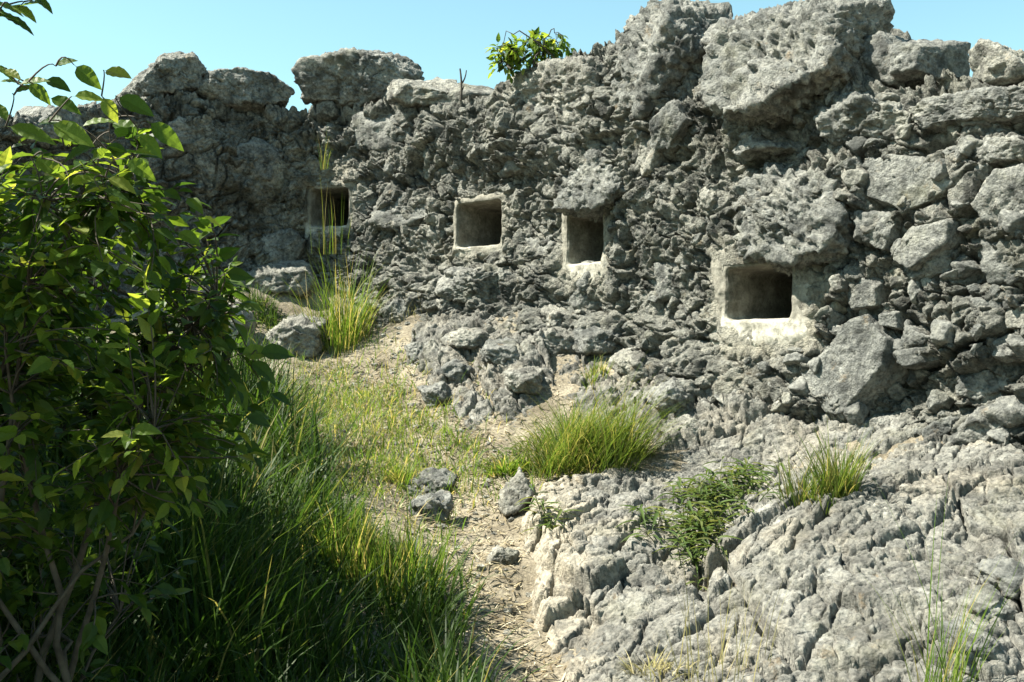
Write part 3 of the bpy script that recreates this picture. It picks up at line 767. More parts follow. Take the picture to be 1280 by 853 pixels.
P_ = M_STONE_PALE
WS = [  # outline, thickness, level, proud, kw
    # capping stones
    ([(884, 20), (949, 14), (990, 2), (1040, -1), (1052, 44), (1047, 100), (1003, 125), (952, 163), (887, 150)], 0.34, 6, 0.42, dict(cuts=2, layered=1.5, tilt=0.12, front=2, rough=0.75)),
    ([(752, 60), (783, 14), (821, 0), (851, 10), (868, 56), (845, 100), (815, 150), (765, 130)], 0.30, 6, 0.36, dict(cuts=2, layered=1.5, tilt=0.15, front=2, rough=0.75)),
    ([(1050, 52), (1101, 43), (1124, 58), (1126, 112), (1060, 118)], 0.28, 5, 0.5, dict(cuts=2, setback=0.35)),
    ([(1112, 53), (1158, 56), (1158, 92), (1120, 102)], 0.25, 5, 0.5, dict(cuts=2, setback=0.25)),
    ([(1212, 66), (1240, 41), (1258, 58), (1290, 66), (1290, 100), (1241, 108), (1215, 98)], 0.16, 5, 0.6, dict(cuts=2, mat=P_, setback=0.15)),
    ([(163, 115), (184, 88), (207, 70), (241, 68), (258, 85), (253, 116), (177, 122)], 0.32, 6, 0.45, dict(cuts=2, setback=0.1, layered=0.5)),
    ([(246, 112), (258, 90), (299, 85), (340, 92), (367, 114), (360, 129), (326, 138), (280, 134)], 0.36, 6, 0.55, dict(cuts=2, setback=0.0, layered=0.5)),
    ([(382, 92), (399, 70), (446, 65), (477, 71), (490, 85), (484, 112), (450, 134), (388, 132)], 0.33, 6, 0.6, dict(cuts=2, setback=0.1, layered=0.6)),
    ([(463, 121), (480, 102), (511, 102), (568, 117), (551, 131), (511, 132)], 0.3, 5, 0.5, dict(cuts=2, mat=P_, layered=0.5)),
    ([(42, 152), (61, 132), (96, 138), (110, 172), (45, 178)], 0.3, 5, 0.5, dict(cuts=2)),
    ([(640, 96), (690, 74), (738, 72), (748, 112), (722, 150), (680, 165), (630, 150)], 0.30, 6, 0.45, dict(cuts=2, mat=P_, layered=1.0, tilt=0.2)),
    # upper face
    ([(432, 145), (463, 131), (511, 132), (513, 172), (486, 190), (443, 188)], 0.22, 5, 0.35, dict(rough=0.6, tilt=0.15)),
    ([(699, 214), (722, 184), (763, 197), (780, 238), (752, 270), (706, 264)], 0.24, 6, 0.7, dict(layered=0.9)),
    ([(600, 180), (640, 168), (690, 178), (680, 212), (610, 218)], 0.2, 5, 0.4, dict(layered=0.8)),
    ([(815, 188), (822, 150), (848, 125), (862, 150), (842, 190)], 0.16, 5, 0.8, {}),
    ([(800, 205), (812, 172), (826, 180), (822, 215), (806, 225)], 0.12, 5, 0.7, dict(mat=P_)),
    ([(872, 260), (882, 228), (896, 250), (890, 264)], 0.07, 5, 0.7, dict(mat=P_)),
    ([(905, 235), (950, 207), (1035, 222), (1062, 268), (1045, 318), (985, 334), (925, 322)], 0.22, 6, 0.30, dict(layered=1.5, tilt=0.14, rough=0.8)),
    ([(900, 150), (940, 165), (985, 150), (990, 185), (930, 200), (890, 185)], 0.2, 5, 0.35, {}),
    ([(1025, 150), (1060, 118), (1100, 124), (1138, 146), (1105, 178), (1042, 182)], 0.24, 6, 0.65, dict(layered=0.9)),
    ([(1130, 130), (1200, 112), (1280, 108), (1300, 130), (1260, 150), (1150, 165)], 0.24, 6, 0.4, dict(layered=0.6)),
    ([(1071, 211), (1115, 190), (1160, 200), (1200, 228), (1178, 250), (1132, 268), (1074, 246)], 0.15, 6, 0.5, dict(tilt=0.06, rough=0.35, front=2)),
    ([(1072, 262), (1125, 268), (1112, 318), (1074, 300)], 0.14, 5, 0.6, {}),
    ([(1115, 322), (1150, 285), (1197, 270), (1196, 306), (1148, 341)], 0.16, 5, 0.75, dict(rough=0.5, tilt=0.15)),
    ([(1150, 312), (1196, 300), (1190, 340), (1158, 348)], 0.12, 5, 0.45, {}),
    ([(1222, 258), (1250, 215), (1292, 202), (1300, 270), (1240, 287)], 0.2, 5, 0.6, {}),
    ([(1210, 175), (1262, 168), (1290, 182), (1284, 204), (1226, 210)], 0.16, 5, 0.5, {}),
    ([(1205, 290), (1262, 300), (1300, 320), (1290, 356), (1236, 360)], 0.18, 5, 0.45, {}),
    ([(1206, 372), (1258, 374), (1256, 401), (1234, 408), (1209, 402)], 0.10, 5, 0.8, dict(tilt=0.08, rough=0.4)),
    ([(1260, 378), (1300, 382), (1300, 412), (1258, 412)], 0.10, 5, 0.75, dict(tilt=0.1, rough=0.4, mat=P_)),
    ([(1057, 357), (1080, 347), (1097, 358), (1099, 384), (1066, 388)], 0.08, 5, 0.7, dict(tilt=0.1, rough=0.4)),
    ([(1098, 392), (1122, 390), (1126, 412), (1102, 408)], 0.09, 5, 0.6, dict(rough=0.6)),
    ([(1044, 424), (1066, 400), (1088, 392), (1119, 426), (1116, 462), (1072, 520), (1038, 520), (1005, 478)], 0.20, 6, 0.7, dict(tilt=0.14, rough=0.45, front=3)),
    ([(1129, 405), (1174, 424), (1158, 433), (1127, 433)], 0.09, 5, 0.75, dict(rough=0.45)),
    ([(1129, 436), (1188, 430), (1184, 448), (1140, 461), (1127, 455)], 0.10, 5, 0.8, dict(rough=0.45)),
    ([(1236, 432), (1262, 416), (1296, 420), (1296, 452), (1240, 450)], 0.11, 5, 0.7, {}),
    ([(1190, 548), (1224, 511), (1268, 500), (1292, 518), (1226, 565), (1197, 565)], 0.16, 5, 0.7, dict(layered=0.7)),
    ([(1154, 536), (1193, 518), (1195, 540), (1163, 560)], 0.10, 5, 0.7, {}),
    ([(1070, 528), (1112, 518), (1120, 545), (1086, 560), (1066, 550)], 0.12, 5, 0.6, {}),
    ([(1062, 556), (1110, 548), (1114, 575), (1072, 580)], 0.12, 5, 0.8, {}),
    ([(1219, 578), (1245, 558), (1280, 575), (1272, 612), (1225, 608)], 0.14, 5, 0.7, {}),
    ([(1200, 470), (1236, 462), (1250, 486), (1222, 504), (1196, 494)], 0.12, 5, 0.5, {}),
    ([(700, 335), (745, 330), (765, 372), (730, 390), (702, 378)], 0.12, 5, 0.5, {}),
    ([(545, 366), (566, 338), (613, 336), (662, 348), (640, 374), (593, 380)], 0.26, 6, 0.75, dict(layered=0.6)),
    ([(660, 372), (700, 380), (690, 410), (640, 408)], 0.18, 5, 0.7, dict(layered=0.6)),
    ([(855, 470), (905, 460), (930, 500), (880, 520)], 0.14, 5, 0.5, {}),
    ([(800, 330), (850, 325), (860, 370), (810, 380)], 0.12, 5, 0.3, {}),
    ([(640, 295), (690, 300), (692, 340), (645, 335)], 0.12, 5, 0.3, {}),
    ([(470, 250), (520, 240), (540, 270), (500, 290), (465, 280)], 0.16, 5, 0.35, {}),
    ([(270, 190), (320, 170), (360, 190), (340, 230), (280, 230)], 0.2, 5, 0.3, {}),
    ([(210, 150), (270, 145), (300, 165), (250, 185), (200, 180)], 0.2, 5, 0.4, {}),
    ([(320, 300), (360, 285), (385, 300), (372, 330), (330, 330)], 0.2, 5, 0.6, {}),
]
for i, (poly, th, lev, proud, kw) in enumerate(WS):
    px_stone(poly, th, 100 + i * 3, lev, proud, **kw)

# small stones bedded in the mortar, shared meshes
small = []
for k in range(10):
    r = np.random.default_rng(900 + k); n = 6 + k % 3
    a = np.sort(r.uniform(0, 6.283, n)); rad = r.uniform(0.75, 1.1, n)
    P, Fc, _ = stone_shape(np.c_[np.cos(a) * rad, np.sin(a) * rad * 0.75] * 0.06, 0.045, 900 + k, 4, rough=0.8, tilt=0.35, back=0.05)
    me = mesh_from('stone', P, Fc, True); me.materials.append(M_STONE if k % 5 else M_STONE_PALE); small.append(me)
r = np.random.default_rng(5)
cnt = 0
while cnt < 215:
    px = r.uniform(190, 1280); py = r.uniform(110, 600)
    if r.random() > (0.25 + 0.75 * smooth(650, 1150, np.array([px]))[0]): continue
    s = s_of_px(px); xy, t, n = wall_at(np.array([s])); d = xy[0, 1]; z = (426.5 - py) / F * d
    if z > wall_top(s) - 0.1: continue
    off = wall_offset(np.array([s]), np.array([z]))[0]
    p = np.array([*(xy[0] + n[0] * off), 0.0]); p[2] = (426.5 - py) / F * p[1]
    if p[2] < ground_base(p[0], p[1])[0] - 0.1: continue
    if any(abs((p - f[0]) @ f[1]) < f[3] + 0.16 and abs(p[2] - f[0][2]) < f[4] + 0.16 for f in frames): continue
    h = rubble(p[None], 0)[0]
    o = link('stone', small[r.integers(10)], None, wall)
    nn = np.array([n[0, 0], n[0, 1], 0.18]); nn /= np.linalg.norm(nn)
    p = p + nn * (h - 0.008)
    o.location = p - WLOC
    q = Vector(nn).to_track_quat('Z', 'Y')
    from mathutils import Quaternion
    o.rotation_mode = 'QUATERNION'
    o.rotation_quaternion = q @ Quaternion((0, 0, 1), r.uniform(0, 6.28)) @ Quaternion((1, 0, 0), r.normal() * 0.25)
    sc = r.uniform(0.45, 1.25) * (1.3 if px > 1000 else 1.0)
    o.scale = (sc, sc * r.uniform(0.7, 1.1), sc * r.uniform(0.7, 1.2))
    cnt += 1

# loose boulders on the ground, each a thing of its own
BOULD = [
    ([(321, 428), (355, 402), (396, 410), (394, 446), (330, 448)], 9.0, 0.20, 'rock', 'lumpy grey rock beside the foot of the tall grass clump', M_STONE_PALE, 0.6),
    ([(288, 352), (330, 334), (398, 338), (384, 368), (300, 378)], 9.8, 0.30, 'rock', 'broad flat rock below the shaded stretch of wall', M_STONE_PALE, 0.4),
    ([(262, 395), (285, 375), (303, 400), (298, 440), (266, 442)], 8.4, 0.16, 'rock', 'pale upright rock half hidden by the leafy bushes', M_STONE_PALE, 0.4),
    ([(478, 388), (496, 374), (516, 384), (512, 404), (482, 406)], 9.3, 0.12, 'rock', 'dark rounded rock right of the tall grass clump', M_STONE, 0.0),
    ([(543, 378), (562, 374), (570, 386), (552, 392)], 8.9, 0.06, 'rock', 'small pale rock at the mouth of the dark gap', M_STONE_PALE, 0.0),
    ([(508, 432), (526, 426), (534, 446), (514, 454)], 8.8, 0.09, 'rock', 'small cracked rock on the trodden ground below second loophole', M_STONE, 0.0),
    ([(528, 490), (552, 484), (560, 500), (536, 512)], 7.7, 0.09, 'rock', 'flat tilted rock in the middle of the dry clearing', M_STONE, 0.0),
    ([(626, 624), (652, 595), (666, 618), (650, 640), (630, 648)], 5.95, 0.10, 'rock', 'pointed grey rock at the path edge above the pale slab', M_STONE_PALE, 0.3),
    ([(608, 706), (622, 688), (642, 694), (640, 710)], 5.2, 0.05, 'rock', 'small cream stone lying on the path litter', M_STONE_PALE, 0.0),
    ([(508, 608), (540, 594), (568, 604), (562, 622), (516, 626)], 6.3, 0.10, 'rock', 'dark layered rock under the short yellow grass', M_STONE, 0.8),
    ([(512, 632), (538, 624), (562, 632), (556, 652), (520, 654)], 6.05, 0.10, 'rock', 'lower layered rock beside the upper end of the path', M_STONE, 0.8),
    ([(830, 540), (862, 522), (890, 530), (878, 552), (838, 560)], 6.75, 0.14, 'rock', 'flat rock shelf right of the lush grass tussock', M_STONE_PALE, 0.6),
    ([(660, 430), (690, 414), (726, 424), (716, 446), (670, 450)], 8.0, 0.12, 'rock', 'ridged grey rock lying on the stepped ledge', M_STONE_PALE, 0.9),
    ([(1218, 760), (1250, 748), (1272, 770), (1250, 796), (1216, 786)], 4.25, 0.10, 'rock', 'angular grey rock beside the pale grass stalks', M_STONE, 0.2),
    ([(1240, 720), (1272, 706), (1300, 720), (1292, 750), (1250, 748)], 4.4, 0.10, 'rock', 'angular grey rock at the photo edge above another', M_STONE, 0.2),
    ([(1200, 806), (1240, 798), (1262, 820), (1236, 850), (1200, 838)], 4.0, 0.10, 'rock', 'lowest angular rock beside the pale grass stalks', M_STONE, 0.2),
]
for i, (poly, d, th, nm, lab, mat, lay) in enumerate(BOULD):
    cx = np.mean([q[0] for q in poly]); cy = np.max([q[1] for q in poly])
    g = drop(cx, cy)
    dd = g[1] + th * 0.6
    o = px_stone(poly, th, 400 + i * 5, 5, 0.5, depth=dd, mat=mat, name=nm, parent=None, layered=lay + 0.4)
    o['label'] = lab; o['category'] = 'rock'; o['group'] = 'loose rocks on the ground'

rl = np.random.default_rng(77)
for i, (px, py, w, h, lab) in enumerate([
        (588, 424, 52, 28, 'angular rock on the ledge just below the second loophole sill'), (628, 444, 56, 30, 'blocky rock in the middle of the stepped ledge'),
        (655, 478, 50, 32, 'tilted rock at the lower end of the stepped ledge'), (570, 466, 40, 24, 'low rock at the clearing edge of the ledge'),
        (705, 402, 62, 28, 'long angular rock under the narrow loophole'), (752, 430, 58, 32, 'blocky rock above the thin grass sprig'),
        (800, 462, 60, 36, 'angular rock between the big tussock and the wall'), (838, 500, 54, 34, 'slanted rock behind the right flank of the big tussock')]):
    g = drop(px, py + h * 0.5)
    n = 7; an = np.linspace(0, 6.283, n, endpoint=False) + rl.uniform(-0.3, 0.3, n); rd = rl.uniform(0.8, 1.15, n)
    poly = [(px + w * 0.5 * math.cos(a_) * q_, py + h * 0.5 * math.sin(a_) * q_) for a_, q_ in zip(an, rd)]
    o = px_stone(poly, w / F * g[1] * 0.5, 700 + i * 7, 5, 0.55, depth=g[1] + 0.01, mat=[M_STONE_PALE, M_STONE][i % 2], name='rock', parent=None, layered=1.0, tilt=0.4)
    o['label'] = lab; o['category'] = 'rock'; o['group'] = 'rocks embedded in the slope'

# ------------------------------------------------------------------ blades and grass
def blades(roots, length, az, lean, droop, width, segs=4):
    """curved tapering strips; every argument per blade"""
    n = len(roots)
    t = np.linspace(0, 1, segs + 1)
    th = lean[:, None] + droop[:, None] * t[None, :] ** 1.3
    step = length[:, None] / segs
    hx = np.concatenate([np.zeros((n, 1)), np.cumsum(np.sin(th[:, :-1]) * step, 1)], 1)
    hz = np.concatenate([np.zeros((n, 1)), np.cumsum(np.cos(th[:, :-1]) * step, 1)], 1)
    ca, sa = np.cos(az)[:, None], np.sin(az)[:, None]
    C = np.stack([roots[:, 0:1] + ca * hx, roots[:, 1:2] + sa * hx, roots[:, 2:3] + hz], 2)
    wprof = np.where(t < 0.25, 0.75 + t, 1.0) * (1 - t ** 2.2); wprof[-1] = 0.03
    w = width[:, None] * wprof[None, :] * 0.5
    twist = az[:, None] + np.pi / 2 + np.random.default_rng(3).normal(size=(n, 1)) * 0.5
    W = np.stack([np.cos(twist) * w, np.sin(twist) * w, np.zeros_like(w)], 2)
    V = np.stack([C - W, C + W], 2).reshape(n, -1, 3)
    base = np.arange(n)[:, None] * (2 * (segs + 1))
    k = np.arange(segs)[None, :] * 2
    f = np.stack([base + k, base + k + 1, base + k + 3, base + k + 2], 2).reshape(-1, 4)
    return V.reshape(-1, 3), f

def tuft(name, mat, px, py, n, L, spread, label, category='grass', lean=(0.1, 0.5), droop=(0.3, 1.2), width=0.006, seed=1, bias=None, loc=None, group='grass clumps'):
    r = np.random.default_rng(seed)
    g = drop(px, py) if loc is None else np.asarray(loc)
    rad = np.sqrt(r.random(n)); a = r.uniform(0, 6.283, n)
    kc = r.integers(0, 9, n); ca = r.uniform(0, 6.283, 9); cr = np.sqrt(r.random(9)); chh = r.uniform(0.6, 1.1, 9)
    x = g[0] + spread[0] * (0.68 * cr[kc] * np.cos(ca[kc]) + 0.42 * rad * np.cos(a)); y = g[1] + spread[1] * (0.68 * cr[kc] * np.sin(ca[kc]) + 0.42 * rad * np.sin(a))
    z = surf_z(x, y) - 0.015 if loc is None else np.full(n, g[2])
    az = a + r.normal(size=n) * 0.6
    if bias is not None:
        m = r.random(n) < 0.55; az[m] = bias + r.normal(size=m.sum()) * 0.5
    ln = L * r.uniform(0.3, 1.0, n) * (1 - 0.25 * rad) * chh[kc]
    V, f = blades(np.c_[x, y, z] - g, ln, az, lean[0] + (lean[1] - lean[0]) * rad * r.uniform(0.4, 1, n), r.uniform(*droop, n), width * r.uniform(0.6, 1.2, n), 5)
    return link(name, mesh_from(name, V, f, True), mat, None, g, label=label, category=category, group=group)

tuft('grass_tuft', M_LUSH, 752, 578, 2000, 0.80, (0.46, 0.32), 'big lush green grass tussock under the narrow loophole', lean=(0.1, 0.9), droop=(0.4, 1.7), seed=11, bias=-0.6)
tuft('grass_tuft', M_GRASS, 705, 555, 700, 0.55, (0.30, 0.24), 'yellow-green grass on the uphill flank of the big tussock', lean=(0.2, 0.9), droop=(0.5, 1.5), seed=12)
tuft('grass_tuft', M_GRASS, 745, 478, 160, 0.26, (0.10, 0.08), 'small thin grass sprig above the big tussock', seed=13)
tuft('grass_tuft', M_LUSH, 1022, 618, 560, 0.48, (0.19, 0.14), 'bright green grass tuft at the wall foot under the wide loophole', lean=(0.05, 0.6), droop=(0.2, 0.9), seed=14)
tuft('grass_tuft', M_GRASS, 430, 432, 480, 1.15, (0.36, 0.22), 'tall grass clump with seed stalks in front of the square loophole', lean=(0.02, 0.5), droop=(0.1, 1.2), width=0.009, seed=15)
tuft('grass_tuft', M_TALL_SHADE, 330, 400, 420, 0.42, (0.4, 0.2), 'low dark green grass between the rocks left of the tall clump', seed=16, width=0.009)
tuft('grass_tuft', M_GRASS, 500, 600, 420, 0.27, (0.22, 0.16), 'short yellow grass tuft on the dark layered rock', seed=17, lean=(0.2, 1.0), droop=(0.4, 1.4))
tuft('grass_tuft', M_GRASS, 640, 588, 420, 0.24, (0.2, 0.14), 'fresh green broad-bladed tuft above the pointed path rock', seed=18, width=0.012, lean=(0.3, 1.1), droop=(0.5, 1.4))
tuft('grass_tuft', M_GRASS, 480, 745, 800, 0.55, (0.30, 0.22), 'sunlit upright grass tuft on the bank edge beside the path', lean=(0.02, 0.4), droop=(0.1, 0.7), width=0.008, seed=19)
tuft('grass_tuft', M_GRASS, 400, 690, 700, 0.48, (0.34, 0.3), 'half shaded grass tuft on the bank behind the sunlit one', lean=(0.02, 0.5), droop=(0.1, 0.9), width=0.008, seed=20)
tuft('grass_tuft', M_DRY, 820, 850, 140, 0.20, (0.14, 0.1), 'straw coloured grass tuft on the slab at the lower edge', seed=21, lean=(0.3, 1.1))
tuft('grass_tuft', M_GRASS, 1175, 880, 70, 1.0, (0.12, 0.12), 'tall pale grass stalks leaning over the bedrock corner', lean=(0.15, 0.45), droop=(0.1, 0.6), width=0.005, seed=22, bias=0.2)
tuft('grass_tuft', M_DRY, 900, 850, 60, 0.6, (0.35, 0.2), 'sparse thin dry stalks on the lower bedrock slab', lean=(0.05, 0.35), droop=(0.05, 0.5), width=0.004, seed=23)
tuft('grass_tuft', M_DRY, 520, 395, 90, 0.35, (0.35, 0.12), 'sparse dry grass at the wall foot under the second loophole', seed=24, width=0.005)
g = at(401, 300, 10.2)
tuft('grass_tuft', M_GRASS, 0, 0, 22, 0.95, (0.22, 0.06), 'thin yellow stalks rising across the square loophole', loc=at(412, 318, 10.1), lean=(0.0, 0.15), droop=(0.0, 0.3), width=0.007, seed=25)
tuft('grass_tuft', M_GRASS, 0, 0, 16, 0.65, (0.10, 0.05), 'thin stalks growing from the wall above the square loophole', loc=at(405, 212, 10.45), lean=(0.0, 0.25), droop=(0.0, 0.5), width=0.007, seed=26)

# uncountable ground cover
def scatter(n, x0, x1, y0, y1, regions, seed):
    r = np.random.default_rng(seed)
    x = r.uniform(x0, x1, n); y = r.uniform(y0, y1, n)
    z = ground_z(x, y); px, py = proj(np.c_[x, y, z])
    w = np.zeros(n); wob = 22 * fbm(np.c_[x, y, z] * 2.5, 3, seed)
    for poly, dens in regions: w = np.maximum(w, dens * smooth(-18, 18, poly_sd(px, py, poly) + wob))
    zb = np.maximum(bed_height(x, y, 'A')[0], bed_height(x, y, 'B')[0])
    keep = (r.random(n) < w) & (z > zb - 0.01)
    return np.c_[x, y, z][keep], r
BANK = [(-400, 560), (180, 470), (330, 480), (350, 560), (440, 640), (540, 720), (560, 780), (620, 900), (420, 1500), (-300, 2600), (-2500, 2600), (-1600, 900)]
pts, r = scatter(50000, -4.2, 0.1, 1.7, 8.0, [(BANK, 1.0)], 31)
n = len(pts)
hgt = 0.16 + 0.28 * smooth(-0.3, 0.4, fbm(pts * 1.5, 2, 71)) + 0.22 * smooth(-0.6, -1.4, pts[:, 0]) + 0.10 * smooth(3.6, 2.6, pts[:, 1])
azb = 5 * fbm(pts * 1.8 + 60, 2, 72) + r.normal(size=n) * 1.5
V, f = blades(pts - [0, 0, 0.02], hgt * r.uniform(0.3, 1.2, n), azb, r.uniform(0.02, 0.75, n), r.uniform(0.1, 1.5, n), 0.011 * r.uniform(0.5, 1.6, n), 4)
link('bank_grass', mesh_from('bank_grass', V, f), M_TALL_SHADE, kind='stuff', label='tall shaded green grass covering the bank beside the path', category='grass')
CLEAR = [(330, 480), (420, 465), (520, 500), (600, 560), (600, 600), (540, 640), (480, 620), (400, 600), (345, 540)]
pts, r = scatter(26000, -2.4, 0.4, 5.0, 9.6, [(CLEAR, 0.85), ([(440, 440), (640, 420), (620, 560), (480, 520)], 0.2), ([(560, 590), (700, 560), (690, 640), (560, 640)], 0.25), ([(280, 380), (480, 400), (470, 440), (290, 440)], 0.35), ([(430, 620), (560, 640), (590, 760), (470, 720)], 0.25)], 33)
n = len(pts)
V, f = blades(pts - [0, 0, 0.01], 0.16 * r.uniform(0.4, 1.3, n), r.uniform(0, 6.283, n), r.uniform(0.1, 1.0, n), r.uniform(0.2, 1.4, n), 0.006 * r.uniform(0.6, 1.5, n), 3)
link('turf_grass', mesh_from('turf_grass', V, f), M_GRASS, kind='stuff', label='short sparse yellow-green grass on the clearing', category='grass')
PATH = [(440, 440), (650, 430), (640, 560), (640, 640), (650, 720), (720, 870), (560, 870), (540, 700), (470, 600), (350, 560), (330, 480)]
pts, r = scatter(48000, -2.4, 1.8, 3.6, 9.8, [(PATH, 0.85), ([(690, 480), (860, 520), (860, 600), (690, 600), (640, 560)], 0.6), ([(700, 600), (1100, 540), (1200, 640), (720, 870)], 0.35)], 35)
n = len(pts)
ln = 0.075 * r.uniform(0.3, 1.5, n)
V, f = blades(pts + np.c_[np.zeros((n, 2)), 0.004 + 0.012 * r.random(n)], ln, r.uniform(0, 6.283, n), r.uniform(1.25, 1.75, n), r.normal(size=n) * 0.35, 0.0085 * r.uniform(0.4, 1.6, n), 2)
link('straw_litter', mesh_from('straw_litter', V, f), M_STRAW, kind='stuff', label='dry straw and leaf litter strewn over the path', category='litter')
# gravel
V0, F0 = ico(2)
pts, r = scatter(5200, -2.4, 1.2, 3.6, 9.9, [(PATH, 0.5), ([(460, 400), (760, 380), (760, 480), (480, 470)], 1.0)], 37)
n = len(pts)
sc = 0.008 + 0.022 * r.random(n) ** 3
B = V0[None] * (1 + 0.35 * r.normal(size=(n, len(V0), 1)) * 0.6) * sc[:, None, None] * np.array([1.2, 1, 0.75]) + pts[:, None, :]
Fg = (F0[None] + (np.arange(n) * len(V0))[:, None, None]).reshape(-1, 3)
link('gravel', mesh_from('gravel', B.reshape(-1, 3), Fg, False), M_STONE_PALE, kind='stuff', label='loose stone chips scattered over the bare ground', category='gravel')

# ------------------------------------------------------------------ leaves, bushes
def leaf_mesh(name, rows=9, width=0.52, pleat=0.022, fold=0.18, droop=0.25, tip=1.0, half=2):
    """ovate pleated leaf, one unit long along +Y from its stalk, folded along the midrib"""
    t = np.linspace(0, 1, rows + 1)
    wp = width * 0.5 * np.sin(np.pi * np.clip(t, 0, 1) ** 0.72) ** 0.85 * (1 - 0.25 * t * tip)
    wp[-1] = 0.004; wp[0] = 0.01
    xs = np.linspace(-1, 1, 2 * half + 1)
    V = []
    for i, ti in enumerate(t):
        for x in xs:
            ax = abs(x); y = 0.08 + 0.92 * ti + 0.10 * ax * (1 - ti) * (0.3 + ti)
            z = fold * wp[i] * ax + pleat * (1 if i % 2 else -1) * ax * min(1, 3 * wp[i]) - droop * ti ** 2
            V.append((x * wp[i], y, z))
    Fc = grid_faces(rows + 1, len(xs)).tolist()
    b = len(V)
    V += [(-0.008, -0.02, 0.0), (0.008, -0.02, 0.0), (0.008, 0.1, 0.0), (-0.008, 0.1, 0.0)]
    Fc.append([b, b + 1, b + 2, b + 3])
    return np.array(V), np.array(Fc)
LEAF_V = [leaf_mesh('leaf', 9, 0.55, 0.020, 0.25, d) for d in (0.1, 0.22, 0.35)] + [leaf_mesh('leaf', 9, 0.48, 0.024, 0.1, 0.28)]
def leaf_datas(mat):
    out = []
    for V, f in LEAF_V:
        me = mesh_from('leaf', V, f, False); me.materials.append(mat); out.append(me)
    return out
LEAF = leaf_datas(M_LEAF)
SIMPLE_V, SIMPLE_F = leaf_mesh('leaf', 4, 0.54, 0.0, 0.25, 0.25, half=1)

def basis(dirv, up):
    y = dirv / np.linalg.norm(dirv); x = np.cross(y, up); x /= (np.linalg.norm(x) + 1e-9); z = np.cross(x, y)
    return np.stack([x, y, z], 1)

def add_leaf(parent, ploc, pos, dirv, up, size, data, name='leaf'):
    from mathutils import Matrix
    o = bpy.data.objects.new(name, data); COL.objects.link(o); o.parent = parent
    B = basis(np.asarray(dirv, float), np.asarray(up, float)) * size
    m = Matrix.Identity(4)
    for i in range(3):
        for j in range(3): m[i][j] = B[i, j]
        m[i][3] = pos[i] - ploc[i]
    o.matrix_local = m
    return o

def leaf_mass(name, leaves, mat, parent, ploc):
    Vs = []
    for pos, dirv, up, size in leaves:
        Vs.append(SIMPLE_V @ (basis(dirv, up) * size).T + pos - ploc)
    n = len(leaves); k = len(SIMPLE_V)
    Fc = (SIMPLE_F[None] + (np.arange(n) * k)[:, None, None]).reshape(-1, 4)
    o = link(name, mesh_from(name, np.vstack(Vs), Fc, False), mat, parent)
    o['kind'] = 'stuff'
    return o

class Tubes:
    def __init__(self): self.V, self.F, self.n = [], [], 0
    def add(self, pts, r0, r1, sides=5):
        pts = np.asarray(pts, float); m = len(pts)
        tg = np.gradient(pts, axis=0); tg /= np.linalg.norm(tg, axis=1)[:, None] + 1e-9
        ref = np.array([0.31, 0.87, 0.2]); a = np.cross(tg, ref); a /= np.linalg.norm(a, axis=1)[:, None] + 1e-9; b = np.cross(tg, a)
        ang = np.linspace(0, 2 * np.pi, sides, endpoint=False)
        rad = np.linspace(r0, r1, m)
        V = pts[:, None] + rad[:, None, None] * (np.cos(ang)[None, :, None] * a[:, None] + np.sin(ang)[None, :, None] * b[:, None])
        self.V.append(V.reshape(-1, 3))
        i = np.arange(m - 1)[:, None] * sides + np.arange(sides)[None]; j = np.arange(m - 1)[:, None] * sides + (np.arange(sides)[None] + 1) % sides
        self.F.append(np.stack([i.ravel(), j.ravel(), (j + sides).ravel(), (i + sides).ravel()], 1) + self.n)
        self.n += m * sides
    def build(self, name, mat, parent, ploc):
        return link(name, mesh_from(name, np.vstack(self.V) - ploc, np.vstack(self.F)), mat, parent)

def bez(a, b, sag, n=7):
    t = np.linspace(0, 1, n)[:, None]
    return a * (1 - t) + b * t + np.array(sag) * (4 * t * (1 - t))

